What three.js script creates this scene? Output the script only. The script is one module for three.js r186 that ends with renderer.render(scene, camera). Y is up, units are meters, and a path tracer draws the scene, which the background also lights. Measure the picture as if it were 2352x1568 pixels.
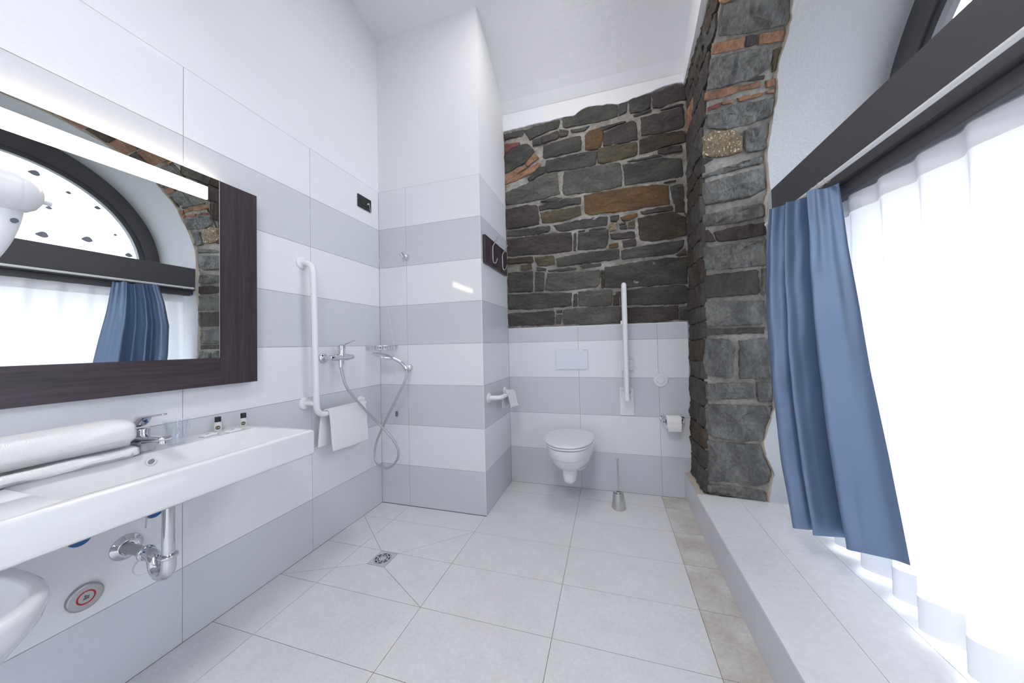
import * as THREE from 'three';
import { RoundedBoxGeometry } from 'three/addons/geometries/RoundedBoxGeometry.js';
import { mergeGeometries, mergeVertices } from 'three/addons/utils/BufferGeometryUtils.js';
import { RectAreaLightUniformsLib } from 'three/addons/lights/RectAreaLightUniformsLib.js';

// ------------------------------------------------------------------ camera, sky, exposure
const W = 2352, H = 1568, FPX = 739.065, PPX = 1183.0, PPY = 772.76;
const scene = new THREE.Scene();
const camera = new THREE.PerspectiveCamera(2 * Math.atan(H / 2 / FPX) * 180 / Math.PI, W / H, 0.02, 60);
camera.position.set(1.7089, 1.1829, 2.0994);
camera.rotation.set(0.024707, 0.286202, -0.024037, 'YXZ');
camera.setViewOffset(W, H, W / 2 - PPX, H / 2 - PPY, W, H);
camera.updateMatrixWorld(true);
scene.background = new THREE.Color(0.93, 1.0, 1.13);
scene.backgroundIntensity = 4.2;                 // bright overcast daylight outside the arched window
const renderer = new THREE.WebGLRenderer({ antialias: true });
renderer.toneMapping = THREE.LinearToneMapping;
renderer.toneMappingExposure = 1.5;
renderer.shadowMap.enabled = true;
RectAreaLightUniformsLib.init();
const FILL_LAMP_A = 4.6, FILL_LAMP_B = 25, LED_STRENGTH = 20, LED_COLOR = new THREE.Color(1.0, 0.83, 0.64);  // strengths of the added ceiling lamps and of the mirror light strip

// ------------------------------------------------------------------ helpers
let seed = 1234567;
const rnd = () => { seed = (seed * 1664525 + 1013904223) >>> 0; return seed / 4294967296; };
const rr = (a, b) => a + (b - a) * rnd();
const V = (x, y, z) => new THREE.Vector3(x, y, z);
const C0 = camera.position.clone(), CQ = camera.quaternion.clone();
const ray = (u, v) => V((u - PPX) / FPX, -(v - PPY) / FPX, -1).applyQuaternion(CQ);
function onPlane(n, d, u, v) { const r = ray(u, v); return C0.clone().addScaledVector(r, (d - n.dot(C0)) / n.dot(r)); }
const onX = (x, u, v) => onPlane(V(1, 0, 0), x, u, v), onY = (y, u, v) => onPlane(V(0, 1, 0), y, u, v), onZ = (z, u, v) => onPlane(V(0, 0, 1), z, u, v);
const used = new Map();
function numbered(n) { const k = used.get(n) ?? 0; used.set(n, k + 1); return k ? n + '_' + String(k).padStart(3, '0') : n; }
function thing(name, label, category, group) {
  const o = new THREE.Group(); o.name = numbered(name); o.userData = { label, category }; if (group) o.userData.group = group; scene.add(o); return o;
}
function structure(name, label) { const o = new THREE.Group(); o.name = name; o.userData = { kind: 'structure', label, category: name.split('_')[0] }; scene.add(o); return o; }
function part(parent, name, geo, mat, label) {
  const m = new THREE.Mesh(Array.isArray(geo) ? merge(geo) : geo, mat); m.name = name; if (label) m.userData.label = label; parent.add(m); return m;
}
function plain(g) { const o = g.index ? g.toNonIndexed() : g.clone(); for (const k of Object.keys(o.attributes)) if (!['position', 'normal', 'uv'].includes(k)) o.deleteAttribute(k);
  if (!o.attributes.uv) o.setAttribute('uv', new THREE.BufferAttribute(new Float32Array(o.attributes.position.count * 2), 2)); return o; }
const merge = (a) => mergeGeometries(a.map(plain));
const at = (g, x, y, z) => g.translate(x, y, z);
function bx(x0, x1, y0, y1, z0, z1) { return boxUV(new THREE.BoxGeometry(x1 - x0, y1 - y0, z1 - z0).translate((x0 + x1) / 2, (y0 + y1) / 2, (z0 + z1) / 2)); }
function rbx(x0, x1, y0, y1, z0, z1, r = 0.004, s = 3) { return boxUV(new RoundedBoxGeometry(x1 - x0, y1 - y0, z1 - z0, s, r).translate((x0 + x1) / 2, (y0 + y1) / 2, (z0 + z1) / 2)); }
function boxUV(g, ox = 0, oy = 0) { // uv in metres, by the way a face points
  const p = g.attributes.position, n = g.attributes.normal, uv = new Float32Array(p.count * 2);
  for (let i = 0; i < p.count; i++) {
    const ax = Math.abs(n.getX(i)), ay = Math.abs(n.getY(i)), az = Math.abs(n.getZ(i));
    const [a, b] = ax >= ay && ax >= az ? [p.getZ(i), p.getY(i)] : ay >= az ? [p.getX(i), p.getZ(i)] : [p.getX(i), p.getY(i)];
    uv[2 * i] = a + ox; uv[2 * i + 1] = b + oy;
  }
  g.setAttribute('uv', new THREE.BufferAttribute(uv, 2)); return g;
}
function tube(pts, r, seg = 40, rad = 14, closed = false, tension = 0.5) {
  const c = new THREE.CatmullRomCurve3(pts.map((p) => p.isVector3 ? p : V(...p)), closed, 'catmullrom', tension);
  return new THREE.TubeGeometry(c, seg, r, rad, closed);
}
function ball(p, r, s = 14) { return new THREE.SphereGeometry(r, s, s).translate(p.x ?? p[0], p.y ?? p[1], p.z ?? p[2]); }
function bentTube(pts, r, bend, rad = 16) { // straight runs with rounded corners
  const P = pts.map((p) => V(...p)), path = new THREE.CurvePath();
  let a = P[0];
  for (let i = 1; i < P.length; i++) {
    if (i === P.length - 1) { path.add(new THREE.LineCurve3(a, P[i])); break; }
    const d0 = P[i].clone().sub(P[i - 1]).normalize(), d1 = P[i + 1].clone().sub(P[i]).normalize();
    const b = P[i].clone().addScaledVector(d0, -bend), c = P[i].clone().addScaledVector(d1, bend);
    path.add(new THREE.LineCurve3(a, b)); path.add(new THREE.QuadraticBezierCurve3(b, P[i], c)); a = c;
  }
  const n = 24 * (P.length - 1), pp = []; for (let i = 0; i <= n; i++) pp.push(path.getPointAt(i / n));
  return new THREE.TubeGeometry(new THREE.CatmullRomCurve3(pp, false, 'centripetal'), n * 2, r, rad, false);
}
function lathe(prof, seg = 40) { return new THREE.LatheGeometry(prof.map((p) => new THREE.Vector2(Math.max(p[0], 0.00005), p[1])), seg); }
const QX = new THREE.Quaternion().setFromUnitVectors(V(0, 1, 0), V(1, 0, 0)), QZ = new THREE.Quaternion().setFromUnitVectors(V(0, 1, 0), V(0, 0, 1)), QZn = new THREE.Quaternion().setFromUnitVectors(V(0, 1, 0), V(0, 0, -1));
function loft(loops, capA = true, capB = true) { // loops: arrays of Vector3, same length, closed
  const n = loops[0].length, pos = [], idx = [];
  for (const l of loops) for (const p of l) pos.push(p.x, p.y, p.z);
  for (let i = 0; i < loops.length - 1; i++) for (let j = 0; j < n; j++) {
    const a = i * n + j, b = i * n + (j + 1) % n, c = a + n, d = b + n; idx.push(a, c, b, b, c, d);
  }
  const cap = (i, flip) => { const c = V(0, 0, 0); for (const p of loops[i]) c.addScaledVector(p, 1 / n); const k = pos.length / 3; pos.push(c.x, c.y, c.z);
    for (let j = 0; j < n; j++) { const a = i * n + j, b = i * n + (j + 1) % n; flip ? idx.push(k, a, b) : idx.push(k, b, a); } };
  if (capA) cap(0, true); if (capB) cap(loops.length - 1, false);
  const g = new THREE.BufferGeometry(); g.setAttribute('position', new THREE.Float32BufferAttribute(pos, 3)); g.setIndex(idx); g.computeVertexNormals();
  g.setAttribute('uv', new THREE.Float32BufferAttribute(pos.filter((_, i) => i % 3 < 2), 2)); return g;
}
function grid(nu, nv, f, flip) { // surface f(u, v) -> [x, y, z, s?, t?]
  const pos = [], uv = [], idx = [];
  for (let j = 0; j <= nv; j++) for (let i = 0; i <= nu; i++) { const q = f(i / nu, j / nv); pos.push(q[0], q[1], q[2]); uv.push(q[3] ?? i / nu, q[4] ?? j / nv); }
  for (let j = 0; j < nv; j++) for (let i = 0; i < nu; i++) { const a = j * (nu + 1) + i, b = a + 1, c = a + nu + 1, d = c + 1; flip ? idx.push(a, b, c, b, d, c) : idx.push(a, c, b, b, c, d); }
  const g = new THREE.BufferGeometry(); g.setAttribute('position', new THREE.Float32BufferAttribute(pos, 3)); g.setAttribute('uv', new THREE.Float32BufferAttribute(uv, 2)); g.setIndex(idx); g.computeVertexNormals(); return g;
}
function thick(g, t) { // give a sheet a thickness along its normals
  const n = g.attributes.position.count, p = g.attributes.position, m = g.attributes.normal, uv = g.attributes.uv, pos = [], u = [], idx = [];
  for (const s of [0.5, -0.5]) for (let i = 0; i < n; i++) { pos.push(p.getX(i) + m.getX(i) * t * s, p.getY(i) + m.getY(i) * t * s, p.getZ(i) + m.getZ(i) * t * s); u.push(uv.getX(i), uv.getY(i)); }
  const ix = g.index.array, edge = new Map();
  for (let k = 0; k < ix.length; k += 3) {
    const [a, b, c] = [ix[k], ix[k + 1], ix[k + 2]]; idx.push(a, b, c, a + n, c + n, b + n);
    for (const [e, f] of [[a, b], [b, c], [c, a]]) { const key = Math.min(e, f) + '_' + Math.max(e, f); edge.has(key) ? edge.set(key, null) : edge.set(key, [e, f]); }
  }
  for (const e of edge.values()) if (e) idx.push(e[0], e[0] + n, e[1], e[1], e[0] + n, e[1] + n);
  const o = new THREE.BufferGeometry(); o.setAttribute('position', new THREE.Float32BufferAttribute(pos, 3)); o.setAttribute('uv', new THREE.Float32BufferAttribute(u, 2)); o.setIndex(idx); o.computeVertexNormals(); return o;
}

// ------------------------------------------------------------------ noise and textures
const PERM = new Uint8Array(512); { let s = 99; const p = [...Array(256).keys()]; for (let i = 255; i > 0; i--) { s = (s * 1103515245 + 12345) & 0x7fffffff; const j = s % (i + 1); [p[i], p[j]] = [p[j], p[i]]; } for (let i = 0; i < 512; i++) PERM[i] = p[i & 255]; }
const sm = (t) => t * t * (3 - 2 * t);
function vn(x, y, per, pery = per) { // periodic value noise, 0..1
  const xi = Math.floor(x), yi = Math.floor(y), fx = sm(x - xi), fy = sm(y - yi), w = (n) => ((n % per) + per) % per, wy = (n) => ((n % pery) + pery) % pery;
  const h = (a, b) => PERM[(PERM[w(a) & 255] + wy(b)) & 255] / 255;
  return (h(xi, yi) * (1 - fx) + h(xi + 1, yi) * fx) * (1 - fy) + (h(xi, yi + 1) * (1 - fx) + h(xi + 1, yi + 1) * fx) * fy;
}
function fbm(x, y, per, oct, pery = per) { let s = 0, a = 0.5, t = 0; for (let i = 0; i < oct; i++) { s += a * vn(x + i * 17.3, y + i * 9.1, per, pery); t += a; x *= 2; y *= 2; per *= 2; pery *= 2; a *= 0.55; } return s / t; }
function noise3(x, y, z) { // smooth 3D noise by slices, -1..1
  const zi = Math.floor(z), f = sm(z - zi), n = (k) => vn(x + 31.7 * k, y + 57.3 * k, 4096); return ((n(zi) * (1 - f) + n(zi + 1) * f) - 0.5) * 2;
}
function tex(size, srgb, metres, fn, h = size) {
  const d = new Uint8Array(size * h * 4);
  for (let y = 0; y < h; y++) for (let x = 0; x < size; x++) { const c = fn(x / size, y / h, x, y), k = (y * size + x) * 4; const v = typeof c === 'number' ? [c, c, c] : c; d[k] = Math.min(255, Math.max(0, v[0] * 255)); d[k + 1] = Math.min(255, Math.max(0, v[1] * 255)); d[k + 2] = Math.min(255, Math.max(0, v[2] * 255)); d[k + 3] = 255; }
  const t = new THREE.DataTexture(d, size, h); t.magFilter = THREE.LinearFilter; t.minFilter = THREE.LinearMipmapLinearFilter; t.generateMipmaps = true; t.wrapS = t.wrapT = THREE.RepeatWrapping; t.repeat.set(1 / metres, 1 / metres);
  if (srgb) t.colorSpace = THREE.SRGBColorSpace; t.needsUpdate = true; return t;
}
const lerp3 = (a, b, t) => [a[0] + (b[0] - a[0]) * t, a[1] + (b[1] - a[1]) * t, a[2] + (b[2] - a[2]) * t];
const clamp01 = (t) => Math.max(0, Math.min(1, t));
const stoneBump = tex(512, false, 0.5, (u, v) => { const f = fbm(u * 8, v * 8, 8, 6), r = 1 - Math.abs(2 * fbm(u * 6 + 3, v * 14 + 7, 6, 5, 14) - 1); return 0.45 * f + 0.55 * r; });
const fineBump = tex(512, false, 0.3, (u, v) => fbm(u * 32, v * 32, 32, 4));
function stoneTex(base, alt, spot, spots, k) {
  return tex(512, true, 0.55, (u, v) => {
    const a = clamp01((fbm(u * 4 + k, v * 7 + k, 4, 5, 7) - 0.32) * 2.4), f = fbm(u * 40 + k, v * 40, 40, 4), s = fbm(u * 60 + 5 * k, v * 60 + k, 60, 2);
    let c = lerp3(base, alt, a); const m = 0.80 + 0.40 * f; c = c.map((q) => q * m);
    if (s > spots) c = lerp3(c, spot, clamp01((s - spots) * 8)); return c;
  });
}
function std(o) { return new THREE.MeshStandardMaterial(o); }
function phy(o) { return new THREE.MeshPhysicalMaterial(o); }
const L = (r, g, b) => new THREE.Color().setRGB(r, g, b);
const stoneMat = (base, alt, spot, spots, k, bs = 0.010) => std({ map: stoneTex(base, alt, spot, spots, k), bumpMap: stoneBump, bumpScale: bs, roughness: 0.82 });
const M = {};
M.g = stoneMat([0.305, 0.30, 0.28], [0.235, 0.228, 0.222], [0.72, 0.70, 0.66], 0.885, 1);
M.l = stoneMat([0.365, 0.36, 0.34], [0.30, 0.295, 0.28], [0.7, 0.68, 0.64], 0.885, 2);
M.p = stoneMat([0.295, 0.265, 0.255], [0.235, 0.215, 0.21], [0.68, 0.62, 0.58], 0.885, 3);
M.o = stoneMat([0.41, 0.305, 0.19], [0.33, 0.25, 0.165], [0.72, 0.56, 0.38], 0.885, 4);
M.y = stoneMat([0.36, 0.325, 0.245], [0.29, 0.265, 0.21], [0.62, 0.54, 0.38], 0.885, 5);
M.n = stoneMat([0.29, 0.25, 0.205], [0.23, 0.20, 0.17], [0.68, 0.58, 0.46], 0.885, 6);
M.b = stoneMat([0.60, 0.455, 0.355], [0.50, 0.38, 0.30], [0.80, 0.65, 0.50], 0.885, 7, 0.003);
M.r = stoneMat([0.50, 0.31, 0.28], [0.42, 0.27, 0.25], [0.75, 0.5, 0.45], 0.885, 8, 0.003);
M.c = stoneMat([0.52, 0.47, 0.38], [0.42, 0.37, 0.29], [0.85, 0.80, 0.68], 0.66, 9);
M.s = stoneMat([0.465, 0.467, 0.452], [0.355, 0.357, 0.35], [0.70, 0.70, 0.70], 0.89, 10, 0.02);
M.mortar = std({ map: tex(512, true, 0.5, (u, v) => { const f = fbm(u * 24, v * 24, 24, 4), g = fbm(u * 5 + 3, v * 5, 5, 3); const m = 0.74 + 0.3 * f; return lerp3([0.70, 0.685, 0.66], [0.57, 0.55, 0.52], clamp01((g - 0.3) * 2)).map((q) => q * m); }), bumpMap: stoneBump, bumpScale: 0.004, roughness: 0.95 });
const plasterBump = tex(512, false, 0.6, (u, v) => 0.6 * fbm(u * 10, v * 10, 10, 5) + 0.4 * fbm(u * 60, v * 60, 60, 2));
M.plaster = std({ color: L(0.80, 0.805, 0.825), roughness: 0.9, bumpMap: plasterBump, bumpScale: 0.0015 });
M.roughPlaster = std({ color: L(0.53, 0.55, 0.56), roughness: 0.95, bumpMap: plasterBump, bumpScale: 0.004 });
M.rawEdge = std({ color: L(0.56, 0.50, 0.42), roughness: 0.95, bumpMap: stoneBump, bumpScale: 0.002 });
const tileGrain = tex(256, true, 0.3, (u, v) => { const f = fbm(u * 40, v * 40, 40, 3); const m = 0.985 + 0.02 * f; return [m, m, m]; });
const wallTile = (r, g, b) => phy({ color: L(r, g, b), map: tileGrain, roughness: 0.06, specularIntensity: 0.38 });
M.tw = [wallTile(0.81, 0.82, 0.85), wallTile(0.80, 0.812, 0.842)];
M.tg = [wallTile(0.645, 0.66, 0.70), wallTile(0.635, 0.65, 0.69)];
M.grout = std({ color: L(0.36, 0.36, 0.37), roughness: 0.9 });
const floorTex = (k) => tex(512, true, 0.62, (u, v) => { const f = fbm(u * 6 + k, v * 6 + 2 * k, 6, 4), g = fbm(u * 70 + k, v * 70, 70, 3); const m = 0.945 + 0.04 * f + 0.06 * (g - 0.5); return [0.90 * m, 0.902 * m, 0.907 * m]; });
const floorRough = tex(256, false, 0.4, (u, v) => { const f = 0.36 + 0.22 * fbm(u * 12, v * 12, 12, 4); return [f, f, f]; });
M.floor = [0, 3].map((k) => phy({ map: floorTex(k), roughnessMap: floorRough, roughness: 1, bumpMap: fineBump, bumpScale: 0.0002 }));
M.floorShadeStain = phy({ map: tex(512, true, 0.62, (u, v) => { const f = clamp01((fbm(u * 5 + 2, v * 5 + 7, 5, 5) - 0.28) * 2.2), g = fbm(u * 60, v * 60, 60, 3); const m = 0.9 + 0.12 * g; return lerp3([0.88, 0.868, 0.855], [0.79, 0.765, 0.735], f).map((q) => q * m); }), roughness: 0.5 });  // strip beside the step: its shade and some brown stain mixed into the colour
M.floorGrout = std({ color: L(0.20, 0.165, 0.13), roughness: 0.95 });
M.sillTile = phy({ map: tex(512, true, 0.9, (u, v) => { const w = fbm(u * 4, v * 4, 4, 4), f = Math.abs(fbm(u * 3 + 1.5 * w, v * 5 + w, 3, 5, 5) - 0.5); const vein = clamp01(1 - f * 28), g = fbm(u * 60, v * 60, 60, 3), m = 0.96 + 0.05 * g; return lerp3([0.885, 0.885, 0.885], [0.79, 0.79, 0.80], vein * 0.15).map((q) => q * m); }), roughness: 0.35 });
M.white = phy({ color: L(0.80, 0.81, 0.83), roughness: 0.08, clearcoat: 0.5, clearcoatRoughness: 0.04 });
M.ceramic = M.white;
M.enamel = phy({ color: L(0.80, 0.805, 0.82), roughness: 0.25 });
M.plastic = phy({ color: L(0.76, 0.77, 0.79), roughness: 0.32 });
M.chrome = std({ color: L(0.70, 0.71, 0.74), metalness: 1, roughness: 0.07 });
M.satin = std({ color: L(0.46, 0.46, 0.46), metalness: 1, roughness: 0.28 });
M.steel = std({ color: L(0.60, 0.60, 0.60), metalness: 1, roughness: 0.24 });
M.hose = std({ color: L(0.50, 0.51, 0.54), metalness: 0.75, roughness: 0.42 });
M.frame = std({ color: L(0.075, 0.075, 0.085), roughness: 0.5, bumpMap: fineBump, bumpScale: 0.0003 });
M.glass = phy({ color: L(1, 1, 1), roughness: 0, transmission: 1, thickness: 0, ior: 1.45 });
M.mirror = std({ color: L(0.90, 0.92, 0.91), metalness: 1, roughness: 0.0 });
M.wenge = phy({ map: tex(512, true, 0.5, (u, v) => { const f = fbm(u * 60, v * 3, 60, 4, 3), g = fbm(u * 160, v * 8, 160, 2, 8); const m = 0.7 + 0.55 * f + 0.2 * (g - 0.5); return [0.245 * m, 0.205 * m, 0.23 * m]; }), roughness: 0.34 });
const weave = tex(256, false, 0.012, (u, v) => 0.5 + 0.25 * Math.sin(u * Math.PI * 16) + 0.25 * Math.sin(v * Math.PI * 16));
M.blue = phy({ color: L(0.18, 0.26, 0.40), metalness: 0.5, roughness: 0.34, sheen: 0.25, sheenColor: L(0.5, 0.65, 0.9), sheenRoughness: 0.3, bumpMap: weave, bumpScale: 0.0001, side: THREE.DoubleSide });
M.sheer = phy({ color: L(0.93, 0.935, 0.95), roughness: 1, transmission: 0.42, thickness: 0, side: THREE.DoubleSide });
M.sheerBand = phy({ color: L(0.90, 0.905, 0.93), roughness: 1, transmission: 0.24, thickness: 0, side: THREE.DoubleSide });
const terryBump = tex(512, false, 0.08, (u, v) => fbm(u * 48, v * 48, 48, 3));
M.terry = phy({ color: L(0.84, 0.84, 0.85), roughness: 1, bumpMap: terryBump, bumpScale: 0.0014, sheen: 0.3, sheenColor: L(1, 1, 1) });
M.black = std({ color: L(0.012, 0.012, 0.013), roughness: 0.35 });
M.blueCap = std({ color: L(0.02, 0.11, 0.32), roughness: 0.35 });
M.red = std({ color: L(0.45, 0.02, 0.04), roughness: 0.4 });
M.darkGrey = std({ color: L(0.09, 0.11, 0.14), roughness: 0.5 });
M.bottle = phy({ color: L(0.80, 0.82, 0.80), roughness: 0.25, transmission: 0.25, thickness: 0 });
M.clear = phy({ color: L(0.96, 0.97, 0.98), roughness: 0.03, transmission: 1, thickness: 0, ior: 1.45 });
M.paper = std({ color: L(0.80, 0.80, 0.81), roughness: 0.9 });
M.label = std({ color: L(0.06, 0.05, 0.025), roughness: 0.4 });
M.gold = std({ color: L(0.62, 0.55, 0.40), roughness: 0.4 });
M.led = std({ color: L(1, 1, 1), emissive: LED_COLOR, emissiveIntensity: 6.5 });
M.leaf = std({ color: L(0.26, 0.28, 0.32), roughness: 0.8 });
M.ground = std({ color: L(0.42, 0.41, 0.39), roughness: 0.9 });

// ------------------------------------------------------------------ dimensions
const ZB = -0.594, XO = 0.855, TH = 0.3, ZR = 4.75;          // back wall, outer corner of the shower wall, tile height, wall behind the camera
const W2 = [2.75, 4.65, 0.35, 2.75];                             // window added in the unseen next bay for frontal light: z range, y range
const SILL = 0.2, SX = 2.215;                                // raised step below the window
const XW = 2.262, LEAN = 0.022;                              // inner face of the window wall leans a little outward with height
const ZC = 0.9, YS = 2.09;                                   // centre and springing of the arched niche
const rn = (x) => x < 2.68 ? 1.135 - 0.09 * (x - 2.27) : 1.0981 - 0.14 * (x - 2.68);   // niche radius, splayed towards the window
const vault = (z) => { const t = (z > 2.495 ? z - 4.04 : z - 0.95) / 1.545, a = Math.min(1, Math.abs(t)); return 3.19 + 0.55 * Math.pow(1 - Math.pow(a, 2.6), 0.72); };

// ------------------------------------------------------------------ structure
const JOINT = 0.0012;
function tiles(parent, mats, rects, face) { // face(a, b, depth) -> box from a-range, b-range
  rects.forEach(([a0, a1, b0, b1, m], i) => part(parent, 'tile', face(a0 + JOINT, a1 - JOINT, b0 + JOINT, b1 - JOINT), m));
}
const rowMat = (r, i) => (r % 2 ? M.tw : M.tg)[(r * 7 + i * 3) % 2];
// left wall
{
  const w = structure('wall_left', 'left wall tiled in white and grey bands under white plaster');
  part(w, 'backing', bx(-0.16, -0.0012, 0, 2.4, -0.6, ZR), M.grout);
  part(w, 'plaster', bx(-0.16, 0.0, 2.4, 3.85, -0.6, ZR), M.plaster);
  const rects = [], zs = [0, 0.601, 1.203, 1.805, 2.407, 3.009, 3.611, 4.213, ZR];
  for (let r = 0; r < 8; r++) for (let i = 0; i < zs.length - 1; i++) rects.push([zs[i], zs[i + 1], r * TH, (r + 1) * TH, rowMat(r, i)]);
  tiles(w, null, rects, (a0, a1, b0, b1) => rbx(-0.009, 0, b0, b1, a0, a1, 0.0008, 1));
}
// shower end wall with its return
{
  const w = structure('wall_shower', 'short end wall of the shower with tiled return');
  part(w, 'backing', bx(-0.05, XO - 0.0012, 0, 2.4, ZB - 0.1, -0.0012), M.grout);
  part(w, 'plaster', bx(-0.05, XO, 2.4, 3.85, ZB - 0.1, 0), M.plaster);
  const rects = [], xs = [0, 0.245, XO];
  for (let r = 0; r < 8; r++) for (let i = 0; i < 2; i++) rects.push([xs[i], xs[i + 1] + (i ? 0.0012 : 0), r * TH, (r + 1) * TH, rowMat(r, i)]);
  tiles(w, null, rects, (a0, a1, b0, b1) => rbx(a0, a1, b0, b1, -0.009, 0, 0.0008, 1));
  const side = []; for (let r = 0; r < 8; r++) side.push([ZB, -0.004, r * TH, (r + 1) * TH, rowMat(r, 1)]);
  tiles(w, null, side, (a0, a1, b0, b1) => rbx(XO - 0.009, XO, b0, b1, a0, a1, 0.0008, 1));
  part(w, 'floor_joint', bx(0.0, XO, 0.0, 0.0045, -0.001, 0.0012), M.darkGrey);
  part(w, 'corner_trim', bx(XO - 0.003, XO + 0.0006, 0, 2.4, -0.0035, 0.0006), M.enamel);
}
// back wall: tiled dado, bare stone, plaster
const HT = 1.324;
const wallBack = structure('wall_back', 'back wall of bare stone above a tiled dado');
{
  const w = wallBack;
  part(w, 'backing', bx(XO - 0.02, 2.5, 0, HT - 0.006, ZB - 0.12, ZB - 0.0012), M.grout);
  part(w, 'dado_cap', bx(XO, 2.272, HT - 0.006, HT + 0.001, ZB - 0.05, ZB + 0.0006), M.enamel);
  const xs = [XO, 1.457, 2.06, 2.275], rects = [];
  for (let r = 0; r < 5; r++) for (let i = 0; i < 3; i++) rects.push([xs[i], xs[i + 1], r * TH, Math.min(HT - 0.005, (r + 1) * TH), rowMat(r, i)]);
  tiles(w, null, rects, (a0, a1, b0, b1) => rbx(a0, a1, b0, b1, ZB - 0.009, ZB, 0.0008, 1));
  part(w, 'mortar', grid(80, 90, (u, v) => { const x = XO + u * (2.42 - XO), y = HT - 0.02 + v * (3.2 - HT); return [x, y, ZB - 0.010 + 0.005 * noise3(x * 14, y * 14, 3), x, y]; }, true), M.mortar);
  part(w, 'core', bx(XO - 0.02, 2.6, HT - 0.03, 3.85, ZB - 0.3, ZB - 0.03), M.plaster);
  // plaster above the stone, with its broken lower edge
  const edge = [[1174, 298], [1190, 295], [1225, 285], [1260, 279], [1292, 270], [1318, 265], [1335, 252], [1352, 245], [1395, 240], [1421, 240], [1450, 228], [1480, 217], [1500, 210], [1520, 200], [1550, 191], [1581, 188], [1600, 187]].map(([u, v]) => onZ(ZB, u, v));
  const yAt = (x) => { if (x <= edge[0].x) return edge[0].y; for (let i = 1; i < edge.length; i++) if (x < edge[i].x) { const t = (x - edge[i - 1].x) / (edge[i].x - edge[i - 1].x); return edge[i - 1].y + t * (edge[i].y - edge[i - 1].y); } return edge.at(-1).y; };
  const sh = new THREE.Shape(); sh.moveTo(XO - 0.01, 3.8); for (let i = 0; i <= 90; i++) { const x = XO - 0.01 + i / 90 * (2.6 - XO); sh.lineTo(x, yAt(x) + 0.006 * noise3(x * 30, 2, 1)); } sh.lineTo(2.6, 3.8);
  part(w, 'plaster', boxUV(new THREE.ExtrudeGeometry(sh, { depth: 0.035, bevelEnabled: true, bevelSize: 0.003, bevelThickness: 0.003, bevelSegments: 2 }).translate(0, 0, ZB - 0.03)), M.plaster);
}
// vaulted ceiling
{
  const c = structure('ceiling', 'white plaster vault');
  const sh = new THREE.Shape(); sh.moveTo(-(ZB - 0.14), 4.05);
  for (let i = 0; i <= 110; i++) { const z = ZB - 0.14 + i / 110 * (ZR + 0.28 - ZB); sh.lineTo(-z, vault(z)); } sh.lineTo(-(ZR + 0.14), 4.05);
  part(c, 'vault', boxUV(new THREE.ExtrudeGeometry(sh, { depth: 2.75, bevelEnabled: false, curveSegments: 1 }).rotateY(Math.PI / 2).translate(-0.16, 0, 0)), M.plaster);
}
// wall behind the camera
{
  const w = structure('wall_entrance', 'plain white wall behind the viewpoint');
  part(w, 'plaster', bx(-0.16, 3.3, 0, 3.9, ZR, ZR + 0.15), M.plaster);
}
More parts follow.
